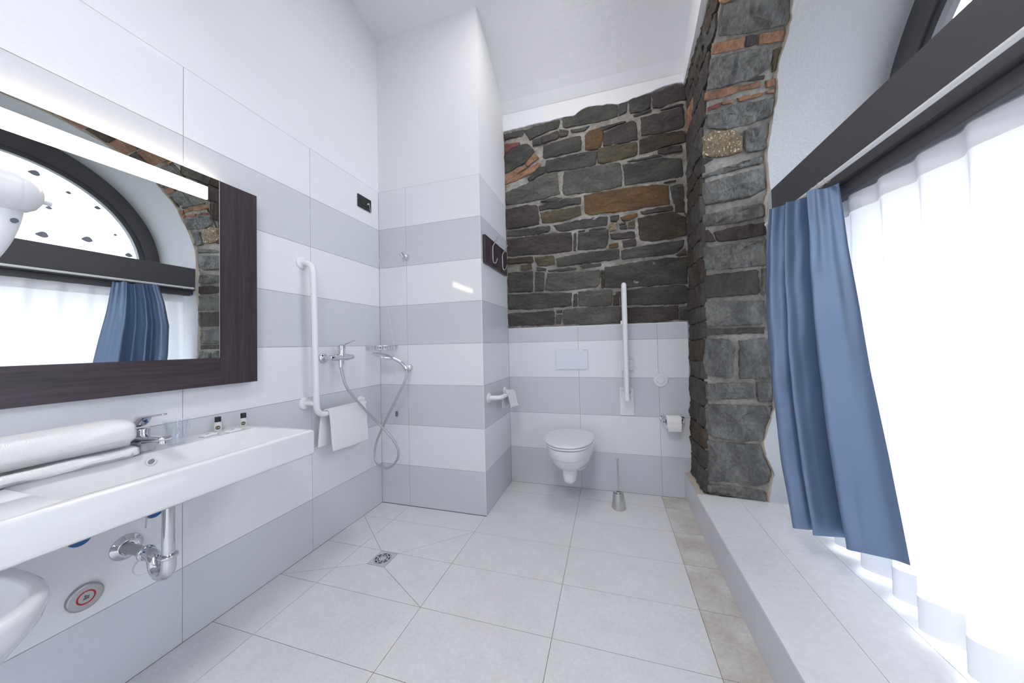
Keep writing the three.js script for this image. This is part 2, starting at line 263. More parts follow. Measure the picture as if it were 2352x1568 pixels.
// floor
{
  const f = structure('floor', 'pale grey rectangular floor tiles sloping to a shower drain');
  part(f, 'screed', bx(-0.16, SX + 0.1, -0.15, -0.0016, ZB - 0.1, ZR + 0.15), M.floorGrout);
  const slab = (poly, mat) => { // convex polygon in x, z
    const c = poly.reduce((s, p) => [s[0] + p[0] / poly.length, s[1] + p[1] / poly.length], [0, 0]);
    const ins = inset(poly, 0.0011); if (!ins || ins.length < 3) return;
    const sh = new THREE.Shape(ins.map((p) => new THREE.Vector2(p[0], -p[1])));
    const g = new THREE.ExtrudeGeometry(sh, { depth: 0.008, bevelEnabled: false }).rotateX(-Math.PI / 2).translate(0, -0.008, 0);
    part(f, 'tile', boxUV(g, rr(0, 1), rr(0, 1)), mat);
  };
  const area = (p) => { let a = 0; p.forEach((q, i) => { const r = p[(i + 1) % p.length]; a += q[0] * r[1] - r[0] * q[1]; }); return a / 2; };
  function clip(poly, a, b) { // keep the left side of a->b
    const out = [], s = (p) => (b[0] - a[0]) * (p[1] - a[1]) - (b[1] - a[1]) * (p[0] - a[0]);
    poly.forEach((p, i) => { const q = poly[(i + 1) % poly.length], sp = s(p), sq = s(q); if (sp >= 0) out.push(p); if ((sp >= 0) !== (sq >= 0)) { const t = sp / (sp - sq); out.push([p[0] + t * (q[0] - p[0]), p[1] + t * (q[1] - p[1])]); } });
    return out;
  }
  function clipTo(poly, conv) { if (area(conv) < 0) conv = [...conv].reverse(); for (let i = 0; i < conv.length && poly.length; i++) poly = clip(poly, conv[i], conv[(i + 1) % conv.length]); return poly; }
  function inset(poly, d) { if (Math.abs(area(poly)) < 2e-4) return null; if (area(poly) < 0) poly = [...poly].reverse(); let r = poly; poly.forEach((p, i) => { const q = poly[(i + 1) % poly.length], l = Math.hypot(q[0] - p[0], q[1] - p[1]); if (l < 1e-6) return; const n = [-(q[1] - p[1]) / l * d, (q[0] - p[0]) / l * d]; r = clip(r, [p[0] + n[0], p[1] + n[1]], [q[0] + n[0], q[1] + n[1]]); }); return r; }
  const xs = [0, 0.2445, 0.8465, 1.449, 2.0505, SX + 0.006], z0 = 0.193, zs = []; for (let z = z0 - 3 * 0.302; z < ZR + 0.3; z += 0.302) zs.push(z);
  const D = [[0.392, 0.497], [0.505, 0.497], [0.505, 0.614], [0.392, 0.614]], S = [[0, z0], [0.8465, z0], [0.8465, z0 + 0.604], [0, z0 + 0.604]];
  let k = 0;
  for (let i = 0; i < 5; i++) for (let j = 0; j < zs.length - 1; j++) {
    let a = Math.max(zs[j], i < 2 ? 0 : ZB), b = Math.min(zs[j + 1], ZR); if (b - a < 0.004) continue;
    const q = [[xs[i], a], [xs[i + 1], a], [xs[i + 1], b], [xs[i], b]], mat = i === 4 ? M.floorShadeStain : M.floor[(k++ * 5 + i) % 2];
    if (i < 2 && a > z0 - 0.01 && b < z0 + 0.62) for (let e = 0; e < 4; e++) { const c = clipTo(q, [S[e], S[(e + 1) % 4], D[(e + 1) % 4], D[e]]); if (c.length > 2) slab(c, mat); }
    else slab(q, mat);
  }
}
// step below the window, tiled
{
  const s = structure('trim_1', 'raised tiled step running along the window wall');
  s.userData.category = 'step';
  part(s, 'core', bx(SX + 0.009, 3.25, 0, SILL - 0.009, ZB, ZR), M.grout);
  const zs = [ZB, 0.02, 0.622, 1.224, 1.826, 2.428, 3.03, ZR]; for (let i = 0; i < zs.length - 1; i++) part(s, 'riser_tile', rbx(SX, SX + 0.01, 0, SILL - 0.012, zs[i] + JOINT, zs[i + 1] - JOINT, 0.0008, 1), M.tg[i % 2]);
  const xs = [SX - 0.002, 2.44, 2.653, 2.94, 3.24], off = [[-0.22], [-0.22], [-0.22], [-0.22]];
  xs.slice(0, 4).forEach((x, i) => { const z = [...off[i], ZR]; for (let j = 0; j < z.length - 1; j++) part(s, 'tread_tile', boxUV(rbx(x + 0.0006, xs[i + 1] - 0.0006, SILL - 0.012, SILL, z[j], z[j + 1], 0.0006, 1), i * 0.37, j * 0.61), M.sillTile); });
  part(s, 'raw_mortar_ledge', grid(8, 16, (u, v) => { const x = SX + 0.006 + u * 0.12, z = ZB + v * 0.38; return [x, SILL - 0.005 + 0.004 * noise3(x * 40, z * 40, 2), z, x, z]; }), M.rawEdge);
}

// ------------------------------------------------------------------ stones
// a stone is a polygon (a, b) on a surface; map(a, b, h) lifts it off that surface by h
function stone(parent, name, poly, map, mat, lift = 0.014, rough = 0.008) {
  const P = []; const n = poly.length;
  let per = 0; const len = poly.map((p, i) => { const q = poly[(i + 1) % n], l = Math.hypot(q[0] - p[0], q[1] - p[1]); per += l; return l; });
  const N = Math.max(20, Math.min(76, Math.round(per / 0.018))), c = [0, 0];
  for (let k = 0; k < N; k++) { let d = per * k / N, i = 0; while (d > len[i] && i < n - 1) { d -= len[i]; i++; } const p = poly[i], q = poly[(i + 1) % n], t = len[i] ? d / len[i] : 0; P.push([p[0] + t * (q[0] - p[0]), p[1] + t * (q[1] - p[1])]); }
  for (const p of P) { c[0] += p[0] / N; c[1] += p[1] / N; }
  for (const p of P) { const dx = p[0] - c[0], dy = p[1] - c[1], l = Math.hypot(dx, dy) || 1, e = Math.min(0.0035, l * 0.06); p[0] += dx / l * e; p[1] += dy / l * e; }
  const sz = Math.sqrt(per) * 0.5, jit = Math.min(0.005, 0.012 * sz), k0 = rr(0, 50);
  for (const p of P) { p[0] += jit * noise3(p[0] * 45 + k0, p[1] * 45, 1); p[1] += jit * noise3(p[0] * 45, p[1] * 45 + k0, 5); }
  const rings = [[0, -0.02], [0.0, lift * 0.35], [0.02, lift * 0.85], [0.10, lift], [0.22, lift * 1.03], [0.36, lift * 1.06], [0.52, lift * 1.08], [0.68, lift * 1.1], [0.84, lift * 1.1]], pos = [], uv = [], idx = [], ou = rr(0, 9), ov = rr(0, 9);
  const put = (a, b, h, s) => { const q = h < 0 ? h : Math.max(lift * 0.4, h + s * rough * (noise3(a * 13 + k0, b * 22, k0) + 0.7 * noise3(a * 30, b * 52 + k0, 2) + 0.4 * noise3(a * 70 + k0, b * 110, 4))); const w = map(a, b, q); pos.push(w.x, w.y, w.z); uv.push(a + ou, b + ov); };
  rings.forEach(([f, h], r) => P.forEach(([a, b]) => put(a + (c[0] - a) * f, b + (c[1] - b) * f, h, r < 2 ? 0.25 : 1)));
  put(c[0], c[1], lift * 1.1, 1);
  for (let r = 0; r < rings.length - 1; r++) for (let k = 0; k < N; k++) { const a = r * N + k, b = r * N + (k + 1) % N; idx.push(a, b, a + N, b, b + N, a + N); }
  const r0 = (rings.length - 1) * N, ce = rings.length * N; for (let k = 0; k < N; k++) idx.push(r0 + k, r0 + (k + 1) % N, ce);
  const g = new THREE.BufferGeometry(); g.setAttribute('position', new THREE.Float32BufferAttribute(pos, 3)); g.setAttribute('uv', new THREE.Float32BufferAttribute(uv, 2)); g.setIndex(idx); g.computeVertexNormals();
  // make the outline turn so that faces look out
  const A = map(c[0], c[1], 0), B = map(c[0], c[1], 0.01), out = B.clone().sub(A); let nrm = V(0, 0, 0); const na = g.attributes.normal; for (let k = 0; k < N; k++) nrm.add(V(na.getX(r0 + k), na.getY(r0 + k), na.getZ(r0 + k)));
  if (nrm.dot(out) < 0) { const ix = g.index.array; for (let k = 0; k < ix.length; k += 3) { const t = ix[k]; ix[k] = ix[k + 1]; ix[k + 1] = t; } g.computeVertexNormals(); }
  return part(parent, name, g, mat);
}
const pairs = (a) => { const o = []; for (let i = 0; i < a.length; i += 2) o.push([a[i], a[i + 1]]); return o; };
const nameOf = (m) => m === 'b' || m === 'r' ? 'brick' : 'stone';
{ // back wall: outlines read off four enlargements of the photograph (5.225 times), put on the wall plane
  const off = { A: [1160, 170], B: [1380, 170], C: [1160, 460], D: [1380, 460] };
  const list = [
    ['A', 'g', 235, 672, 400, 618, 655, 552, 645, 650, 480, 700, 330, 770, 300, 790, 240, 705], ['A', 'g', 145, 692, 225, 668, 215, 740, 165, 750], ['A', 'r', 85, 690, 140, 700, 150, 740, 80, 800],
    ['A', 'r', 85, 830, 175, 815, 180, 845, 90, 940], ['A', 'g', 85, 945, 180, 850, 270, 835, 340, 900, 350, 935, 250, 1060, 80, 1180], ['A', 'b', 250, 1075, 345, 950, 410, 1005, 350, 1050, 270, 1120],
    ['A', 'b', 80, 1205, 230, 1095, 260, 1125, 80, 1285], ['A', 'b', 150, 1265, 410, 1060, 430, 1085, 330, 1190, 165, 1305], ['A', 'b', 80, 1305, 140, 1290, 155, 1325, 80, 1390],
    ['A', 'g', 330, 795, 430, 755, 435, 845, 335, 860], ['A', 'p', 440, 760, 640, 680, 645, 765, 450, 840], ['A', 'g', 655, 665, 765, 680, 750, 740, 655, 760],
    ['A', 'g', 690, 560, 700, 520, 830, 495, 910, 435, 990, 400, 1200, 367, 1350, 374, 1353, 508, 1250, 545, 1100, 575, 900, 612, 700, 645], ['A', 'g', 790, 675, 1020, 620, 960, 680, 800, 700],
    ['A', 'g', 460, 860, 700, 790, 900, 735, 915, 800, 905, 920, 700, 960, 480, 1015, 455, 1000], ['A', 'o', 960, 740, 1010, 680, 1130, 640, 1175, 700, 1165, 800, 1130, 900, 1040, 915, 965, 910],
    ['A', 'g', 495, 1040, 700, 1000, 960, 930, 1105, 930, 1080, 1080, 1060, 1095, 900, 1130, 700, 1150, 500, 1180, 480, 1100],
    ['A', 'l', 710, 1170, 900, 1135, 1060, 1115, 1254, 1080, 1388, 1065, 1398, 1200, 1405, 1335, 1250, 1380, 1000, 1415, 720, 1458, 690, 1400],
    ['A', 'l', 85, 1410, 200, 1340, 380, 1260, 500, 1195, 620, 1178, 645, 1380, 655, 1440, 430, 1500, 260, 1540, 90, 1560], ['A', 'g', 270, 1260, 430, 1110, 480, 1110, 490, 1175, 380, 1230, 300, 1290],
    ['A', 'g', 430, 1530, 610, 1475, 690, 1490, 560, 1545],
    ['B', 'g', 215, 365, 320, 318, 305, 460, 215, 500], ['B', 'g', 335, 322, 450, 275, 595, 240, 590, 400, 500, 445, 350, 468], ['B', 'p', 620, 245, 740, 190, 900, 132, 1030, 120, 1025, 300, 850, 345, 720, 395, 630, 408],
    ['B', 'g', 390, 495, 600, 420, 610, 445, 480, 490, 400, 515], ['B', 'g', 720, 430, 990, 355, 985, 380, 760, 430], ['B', 'p', 490, 738, 482, 520, 700, 472, 985, 392, 1000, 560, 990, 638, 700, 708],
    ['B', 'p', 30, 705, 260, 610, 390, 560, 425, 600, 435, 785, 250, 828, 30, 862], ['B', 'p', -5, 640, 260, 565, 300, 575, 0, 690], ['B', 'y', -30, 885, 240, 842, 435, 818, 428, 978, 240, 1028, 30, 1072, -38, 1060],
    ['B', 'n', 470, 800, 540, 760, 980, 672, 1020, 690, 1010, 808, 850, 848, 560, 938, 470, 958], ['B', 'p', 690, 905, 970, 852, 965, 930, 780, 962, 690, 952], ['B', 'g', 320, 1047, 480, 1005, 700, 968, 740, 985, 480, 1035, 340, 1060],
    ['B', 'g', 268, 1092, 470, 1055, 700, 1010, 970, 1010, 988, 1228, 820, 1256, 500, 1300, 292, 1336, 285, 1200], ['B', 'g', 760, 1300, 900, 1272, 890, 1293, 770, 1312],
    ['D', 'o', -203, -58, -60, -92, 240, -136, 500, -176, 740, -190, 806, -172, 832, 38, 690, 62, 480, 97, 280, 127, 0, 162, -120, 180, -185, 148], ['D', 'g', 832, -168, 980, -203, 1000, -60, 985, 10, 900, 58, 872, 28],
    ['C', 'p', 100, 100, 250, 55, 385, 58, 405, 170, 405, 288, 250, 318, 120, 328], ['C', 'y', 422, 145, 640, 120, 900, 70, 912, 178, 780, 222, 580, 262, 452, 276], ['C', 'g', 412, 62, 520, 32, 720, -18, 905, -38, 910, 42, 720, 67, 640, 95, 500, 102, 412, 126],
    ['C', 'g', 130, 362, 380, 324, 538, 304, 542, 358, 500, 388, 200, 427, 140, 418], ['C', 'g', 582, 303, 750, 264, 1000, 219, 1228, 184, 1222, 297, 1000, 326, 860, 342, 700, 372, 630, 368],
    ['C', 'p', 150, 452, 400, 418, 620, 393, 800, 388, 795, 607, 600, 636, 350, 647, 150, 662], ['C', 'g', 828, 402, 858, 393, 848, 598, 818, 606], ['C', 'g', 882, 398, 1000, 378, 1232, 354, 1236, 500, 1202, 567, 1000, 591, 872, 597],
    ['C', 'g', 882, 372, 958, 352, 958, 370, 882, 388], ['C', 'g', 1012, 352, 1150, 328, 1218, 332, 1180, 344, 1012, 366], ['C', 'n', 130, 692, 328, 668, 338, 720, 328, 748, 150, 752], ['C', 'y', 352, 683, 560, 664, 586, 682, 596, 762, 480, 792, 390, 777],
    ['C', 'g', 618, 693, 800, 654, 1080, 615, 1254, 595, 1366, 584, 1370, 698, 1254, 720, 1000, 751, 800, 776, 632, 796], ['C', 'g', 512, 842, 700, 818, 848, 803, 856, 829, 700, 847, 522, 858], ['C', 'g', 902, 790, 1000, 763, 1148, 758, 1156, 788, 950, 812],
    ['C', 'g', 130, 863, 328, 848, 332, 1000, 327, 1092, 150, 1097], ['C', 'g', 362, 863, 477, 868, 457, 1087, 362, 1087], ['C', 'l', 513, 878, 700, 873, 900, 854, 1136, 829, 1136, 1000, 1096, 1041, 850, 1066, 600, 1081, 483, 1077, 493, 990],
    ['C', 'n', 1153, 842, 1188, 833, 1183, 1047, 1153, 1056], ['D', 'g', 48, 803, 300, 764, 500, 734, 800, 685, 1036, 675, 1036, 996, 800, 1006, 550, 1026, 280, 1046, 44, 1046],
    ['C', 'g', 162, 1123, 450, 1113, 797, 1108, 792, 1267, 600, 1286, 350, 1301, 152, 1306], ['C', 'g', 823, 1132, 868, 1113, 868, 1267, 818, 1272], ['C', 'l', 883, 1103, 1050, 1083, 1254, 1068, 1288, 1073, 1278, 1257, 1100, 1266, 883, 1271],
    ['C', 'g', 142, 1353, 400, 1338, 587, 1323, 592, 1487, 350, 1497, 152, 1502], ['C', 'g', 612, 1322, 688, 1312, 688, 1348, 622, 1358], ['C', 'g', 612, 1372, 688, 1372, 663, 1478, 612, 1478],
    ['C', 'l', 702, 1312, 860, 1293, 1254, 1278, 1398, 1273, 1398, 1467, 1254, 1477, 900, 1486, 702, 1482], ['C', 'y', 190, 782, 318, 767, 318, 828, 200, 838], ['C', 'g', 382, 802, 497, 817, 488, 848, 382, 848],
    ['D', 'g', 112, 192, 218, 177, 213, 220, 180, 258, 122, 248], ['D', 'o', 237, 202, 437, 153, 437, 193, 350, 238, 262, 253], ['D', 'c', 107, 292, 178, 268, 188, 348, 112, 372], ['D', 'g', 217, 277, 298, 264, 298, 284, 222, 298],
    ['D', 'g', 227, 322, 308, 292, 313, 343, 232, 348], ['D', 'y', 332, 272, 407, 238, 407, 333, 327, 338], ['D', 'p', 117, 402, 398, 373, 412, 447, 150, 472, 122, 448], ['D', 'o', 97, 532, 208, 503, 212, 562, 102, 577], ['D', 'p', 262, 492, 418, 458, 422, 542, 272, 567],
    ['D', 'n', 448, 213, 700, 164, 868, 134, 1026, 203, 1036, 416, 820, 456, 620, 491, 482, 481, 463, 420], ['D', 'p', 483, 142, 690, 88, 857, 63, 862, 118, 690, 142, 502, 172], ['D', 'g', 248, 602, 500, 549, 700, 514, 996, 474, 982, 558, 897, 636, 700, 661, 400, 691, 253, 706],
    ['D', 'p', 905, 657, 1010, 565, 1028, 657, 942, 672], ['D', 'n', 152, 1142, 213, 1124, 222, 1257, 148, 1257], ['D', 'y', 182, 1097, 218, 1092, 213, 1128, 182, 1128], ['D', 'g', 232, 1088, 550, 1048, 800, 1029, 980, 1014, 1046, 1043, 1056, 1226, 900, 1241, 550, 1251, 242, 1252],
    ['D', 'p', 258, 1287, 600, 1279, 926, 1264, 931, 1427, 650, 1456, 258, 1469], ['D', 'g', 948, 1282, 1056, 1263, 1056, 1427, 948, 1432], ['D', 'n', 892, 22, 997, 3, 1007, 137, 892, 147], ['D', 'g', 998, 150, 1045, 160, 1050, 195, 1030, 195],
  ];
  for (const [q, m, ...co] of list) {
    const poly = pairs(co).map(([a, b]) => { const p = onZ(ZB - 0.004, off[q][0] + a / 5.225, off[q][1] + b / 5.225); return [(q === 'A' || q === 'C') && a <= 165 ? XO + 0.002 + 0.004 * ((b * 7) % 3) : Math.max(XO + 0.004, p.x), Math.max(HT + 0.003, p.y)]; });
    stone(wallBack, nameOf(m), poly, (a, b, h) => V(a, b, ZB - 0.012 + h), M[m], 0.011 + rr(0, 0.005), 0.006);
  }
}
// window wall with its deep arched niche
const wallRight = structure('wall_right', 'thick window wall with a deep arched niche, bare stone inside and plaster outside');
const lenS = YS - SILL, ARC = Math.PI * 1.11;
function nicheAt(s, x, h = 0) { // s runs from the foot of the far reveal over the arch to the near reveal
  const r = rn(x) - h;
  if (s < lenS) return V(x, SILL + s, ZC - r);
  if (s > lenS + ARC) return V(x, YS - (s - lenS - ARC), ZC + r);
  const a = (s - lenS) / 1.11; return V(x, YS + r * Math.sin(a), ZC - r * Math.cos(a));
}
function toNiche(u, v) { // pixel -> [s, x] on the niche surface
  const d = ray(u, v), F = (t) => { const p = C0.clone().addScaledVector(d, t); return (p.y < YS ? ZC - p.z : Math.hypot(p.z - ZC, p.y - YS)) - rn(p.x); };
  let a = 0.8, b = 4.5; for (let i = 0; i < 60; i++) { const m = (a + b) / 2; F(m) > 0 ? b = m : a = m; }
  const p = C0.clone().addScaledVector(d, a); return [p.y < YS ? p.y - SILL : lenS + 1.11 * Math.atan2(p.y - YS, ZC - p.z), p.x];
}
{
  const w = wallRight;
  const sh = new THREE.Shape(); sh.moveTo(-(ZB - 0.3), SILL - 0.02); sh.lineTo(-(ZB - 0.3), 3.95); sh.lineTo(-(ZR + 0.15), 3.95); sh.lineTo(-(ZR + 0.15), SILL - 0.02);
  const R = 1.165; sh.lineTo(-(ZC + R), SILL - 0.02); sh.lineTo(-(ZC + R), YS); for (let i = 1; i < 40; i++) { const a = Math.PI * i / 40; sh.lineTo(-(ZC + R * Math.cos(a)), YS + R * Math.sin(a)); } sh.lineTo(-(ZC - R), YS); sh.lineTo(-(ZC - R), SILL - 0.02);
  const w2 = () => new THREE.Path([[-W2[0], W2[2]], [-W2[1], W2[2]], [-W2[1], W2[3]], [-W2[0], W2[3]]].map((p) => new THREE.Vector2(...p))); sh.holes.push(w2());
  const core = new THREE.ExtrudeGeometry(sh, { depth: 0.97, bevelEnabled: false }).rotateY(Math.PI / 2).translate(XW + 0.008, 0, 0);
  { const p = core.attributes.position; for (let i = 0; i < p.count; i++) p.setX(i, p.getX(i) + LEAN * p.getY(i)); }
  part(w, 'core', boxUV(core), M.mortar);
  const full = 2 * lenS + ARC;
  part(w, 'mortar', grid(14, 220, (u, v) => { const x = 2.27 + u * 0.5, s = v * full, x2 = Math.max(x, XW + LEAN * nicheAt(s, x).y + 0.004), p = nicheAt(s, x2, 0.004 * noise3(s * 14, x * 14, 9) - 0.012); return [p.x, p.y, p.z, s, x]; }), M.mortar);
  // broken edge between stone and plaster
  const e0 = [[1560 + 545 / 1.0 * 0 + 193, 1150], [1752, 1150]].slice(1), E6 = (a, b) => [1540 + a / 2.6133, b / 2.6133], F7 = (a, b) => [1540 + a / 2.53, 580 + b / 2.53];
  const edgePx = [F7(562, 1445), F7(592, 1275), F7(548, 1180), F7(532, 1100), F7(562, 1010), F7(600, 895), [1776, 860], [1770, 780], [1762, 700], [1758, 620], E6(580, 1430), E6(570, 1350), E6(572, 1200), E6(592, 1130), E6(582, 1060), E6(572, 920), E6(592, 800), E6(612, 680), E6(636, 570), E6(632, 450), E6(652, 350), E6(692, 230), E6(716, 110), E6(726, 0)];
  const edge = edgePx.map(([u, v]) => toNiche(u, v)); edge.unshift([-0.02, edge[0][1]]);
  const last = edge.at(-1); for (let s = last[0] + 0.12; s < full + 0.1; s += 0.12) edge.push([s, 2.70 + 0.035 * noise3(s * 4, 1.3, 2)]);
  const ex = (s) => { for (let i = 1; i < edge.length; i++) if (s < edge[i][0]) { const t = clamp01((s - edge[i - 1][0]) / Math.max(1e-4, edge[i][0] - edge[i - 1][0])); return edge[i - 1][1] + t * (edge[i][1] - edge[i - 1][1]); } return edge.at(-1)[1]; };
  const wob = (s) => ex(s) + 0.004 * noise3(s * 60, 0.5, 4);
  // plaster of the reveal: from the broken edge to the window
  const nv = 420;
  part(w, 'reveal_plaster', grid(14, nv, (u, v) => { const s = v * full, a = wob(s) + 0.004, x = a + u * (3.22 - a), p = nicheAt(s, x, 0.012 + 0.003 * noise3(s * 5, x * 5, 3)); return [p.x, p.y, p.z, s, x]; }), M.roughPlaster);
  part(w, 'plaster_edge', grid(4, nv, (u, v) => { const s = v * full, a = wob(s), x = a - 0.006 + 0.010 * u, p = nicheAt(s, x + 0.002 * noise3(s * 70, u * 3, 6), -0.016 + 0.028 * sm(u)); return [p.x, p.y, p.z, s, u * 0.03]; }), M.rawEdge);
  // stones read off the photograph
  const list = [
    ['E', 'b', 300, 0, 400, -10, 330, 20, 300, 20], ['E', 's', 330, 30, 470, -20, 710, -20, 708, 110, 688, 148, 480, 196, 300, 216, 310, 120], ['E', 'b', 262, 262, 448, 224, 440, 290, 282, 320, 257, 328], ['E', 'g', 462, 217, 522, 207, 517, 268, 452, 283],
    ['E', 'b', 537, 203, 690, 178, 680, 243, 532, 268], ['E', 's', 252, 352, 420, 312, 615, 284, 605, 350, 596, 408, 500, 466, 300, 526, 232, 541, 242, 430], ['E', 'y', 617, 305, 665, 285, 632, 418, 612, 428], ['E', 'g', 402, 482, 568, 448, 558, 478, 450, 488],
    ['E', 'b', 203, 562, 330, 528, 546, 491, 546, 523, 430, 543, 330, 577, 207, 612], ['E', 'b', 577, 482, 624, 473, 624, 513, 577, 528], ['E', 'b', 577, 547, 624, 533, 622, 558, 582, 563], ['E', 'r', 227, 642, 288, 618, 295, 640, 227, 667], ['E', 'b', 307, 612, 377, 601, 375, 619, 312, 630],
    ['E', 'b', 402, 587, 552, 558, 547, 578, 412, 610], ['E', 's', 227, 692, 380, 634, 560, 599, 622, 580, 603, 697, 480, 736, 330, 776, 222, 767], ['E', 'c', 203, 822, 260, 789, 388, 779, 431, 820, 431, 907, 350, 931, 270, 941, 198, 927], ['E', 's', 448, 783, 592, 740, 563, 897, 453, 912],
    ['E', 's', 203, 1052, 320, 1003, 538, 939, 550, 978, 400, 1017, 203, 1067], ['E', 'g', 197, 947, 258, 952, 202, 988], ['E', 's', 193, 1103, 330, 1064, 550, 1005, 578, 1127, 480, 1176, 203, 1231], ['E', 's', 198, 1293, 400, 1244, 556, 1220, 565, 1297, 430, 1327, 203, 1356],
    ['E', 'p', 183, 1447, 193, 1393, 230, 1373, 268, 1447], ['E', 'p', 263, 1393, 400, 1359, 565, 1335, 565, 1407, 400, 1436, 293, 1447], ['F', 's', 193, -27, 556, -76, 551, 72, 400, 86, 203, 101], ['F', 'g', 198, 133, 507, 99, 516, 237, 400, 246, 208, 261], ['F', 's', 533, 97, 556, 93, 546, 247, 528, 238],
    ['F', 's', 208, 288, 541, 279, 541, 416, 400, 421, 208, 426], ['F', 'g', 208, 443, 546, 434, 546, 467, 208, 477], ['F', 's', 208, 503, 338, 503, 371, 560, 357, 726, 208, 707, 178, 640], ['F', 's', 403, 513, 556, 494, 571, 560, 585, 731, 403, 731],
    ['F', 's', 208, 763, 477, 759, 486, 846, 300, 851, 208, 846], ['F', 's', 503, 759, 588, 755, 592, 866, 508, 861], ['F', 's', 208, 883, 480, 893, 592, 893, 588, 955, 555, 1008, 527, 1090, 400, 1096, 250, 1071, 208, 1047],
    ['F', 's', 218, 1093, 400, 1113, 527, 1118, 536, 1180, 582, 1270, 573, 1335, 500, 1356, 300, 1326, 218, 1326], ['F', 's', 218, 1348, 350, 1353, 552, 1393, 552, 1440, 400, 1426, 218, 1391],
  ];
  let top = 0;
  for (const [q, m, ...co] of list) {
    const poly = pairs(co).map(([a, b]) => toNiche(...(q === 'E' ? E6(a, b) : F7(a, b)))).map(([s, x]) => [Math.max(0.002, s), Math.max(x, XW + LEAN * nicheAt(s, x).y - 0.006)]);
    for (const p of poly) top = Math.max(top, p[0]);
    stone(w, nameOf(m), poly, (s, x, h) => nicheAt(s, x, h - 0.012), M[m], m === 's' ? 0.019 : 0.012 + rr(0, 0.006), m === 's' ? 0.015 : 0.007);
  }
  // the rest of the arch and the near reveal, in the same coursing
  let s = top + 0.012, k = 0; const kinds = ['b', 'g', 'p', 'b', 's', 'n', 'g', 'b', 'y'];
  while (s < full - 0.12) {
    const hgt = rr(0.075, 0.17), s1 = Math.min(full - 0.003, s + hgt), x0 = XW + LEAN * nicheAt((s + s1) / 2, 2.3).y, x1 = ex((s + s1) / 2) - 0.012, cut = x0 + (x1 - x0) * rr(0.35, 0.7);
    for (const [a, b] of [[x0, cut - 0.006], [cut + 0.006, x1]]) stone(w, nameOf(kinds[k % 9]), [[s, a], [s1 - 0.012, a], [s1 - 0.012 + rr(-0.008, 0.008), b], [s + rr(-0.004, 0.004), b]], (q, x, h) => nicheAt(q, x, h - 0.012), M[kinds[k++ % 9]], 0.014, 0.008);
    s = s1;
  }
  // face of the wall between the niche and the back corner: narrow courses that follow the arch above
  const face = (y, zz, h) => V(XW + LEAN * y - h, y, zz);
  const zEdge = (y) => y < YS ? ZC - 1.135 : (y < YS + 1.13 ? ZC - Math.sqrt(Math.max(0, 1.135 * 1.135 - (y - YS) ** 2)) : 3);
  let y = SILL + 0.005; k = 0; const fk = ['p', 'g', 'n', 'p', 'g', 'p', 'n', 'g', 'p'];
  while (y < 3.14) {
    const hgt = rr(0.10, 0.19), y1 = Math.min(3.16, y + hgt), m = y > 2.72 && y < 2.9 ? 'b' : fk[k++ % 9], zE = Math.min(zEdge(y), zEdge(y1 - 0.01)) - 0.002, zA = y < HT ? ZB + 0.012 : ZB + 0.004;
    const parts = zE - zA > 0.42 ? 3 : zE - zA > 0.25 ? 2 : 1; 
    for (let j = 0; j < parts; j++) { const a = zA + (zE - zA) * j / parts + (j ? 0.006 : 0), b = zA + (zE - zA) * (j + 1) / parts - (j < parts - 1 ? 0.006 : 0); stone(w, nameOf(m), [[y, a], [y1 - 0.007, a + rr(-0.006, 0.006) * (j ? 1 : 0)], [y1 - 0.007 + rr(-0.01, 0.004), b], [y + rr(-0.003, 0.008), b]], face, M[j ? fk[(k + j * 3) % 8] : m], 0.010, 0.009); }
    y = y1;
  }
  for (const [sgn, mt] of [[1, 'b'], [1, 'p']]) for (let i = 0; i < 9; i++) { // ring of stones over the arch on the inner face
    const a0 = 1.0 + i * 0.13, a1 = a0 + 0.12, r0 = mt === 'b' ? 1.14 : 1.27, r1 = r0 + 0.12, P = (a, r) => [YS + r * Math.sin(a), ZC - r * Math.cos(a)];
    if (P(a1, r1)[0] > 3.46 || P(a0, r0)[0] < 3.16) continue;
    stone(w, mt === 'b' && i % 3 === 0 ? 'brick' : 'stone', [P(a0, r0), P(a1, r0), P(a1, r1), P(a0, r1)], face, M[mt === 'b' && i % 3 === 0 ? 'b' : fk[(i * 5) % 8]], 0.014, 0.010);
  }
  // plaster on the inner face above the stone
  const es = []; const pc = [[-0.9, 3.13], [ZB, 3.13], [-0.45, 3.15], [-0.25, 3.19], [-0.05, 3.27], [0.15, 3.36], [0.4, 3.43], [0.7, 3.46], [1.0, 3.45], [1.4, 3.42], [1.7, 3.32], [1.95, 3.1], [2.1, 2.6], [2.14, 1.8], [2.12, 1.0], [2.14, 0.19]];
  const ps = new THREE.Shape(); ps.moveTo(-pc[0][0], pc[0][1]); const cv = new THREE.SplineCurve(pc.map((p) => new THREE.Vector2(-p[0], p[1]))); for (const p of cv.getPoints(120)) ps.lineTo(p.x + 0.006 * noise3(p.x * 20, p.y * 20, 1), p.y + 0.006 * noise3(p.x * 20, p.y * 20, 7)); ps.lineTo(-(ZR + 0.1), 0.19); ps.lineTo(-(ZR + 0.1), 3.9); ps.lineTo(0.9, 3.9);
  ps.holes.push(w2()); const pg = new THREE.ExtrudeGeometry(ps, { depth: 0.04, bevelEnabled: false }).rotateY(Math.PI / 2).translate(XW - 0.028, 0, 0); { const p = pg.attributes.position; for (let i = 0; i < p.count; i++) p.setX(i, p.getX(i) + LEAN * p.getY(i)); pg.computeVertexNormals(); }
  part(w, 'plaster', boxUV(pg), M.plaster);
}

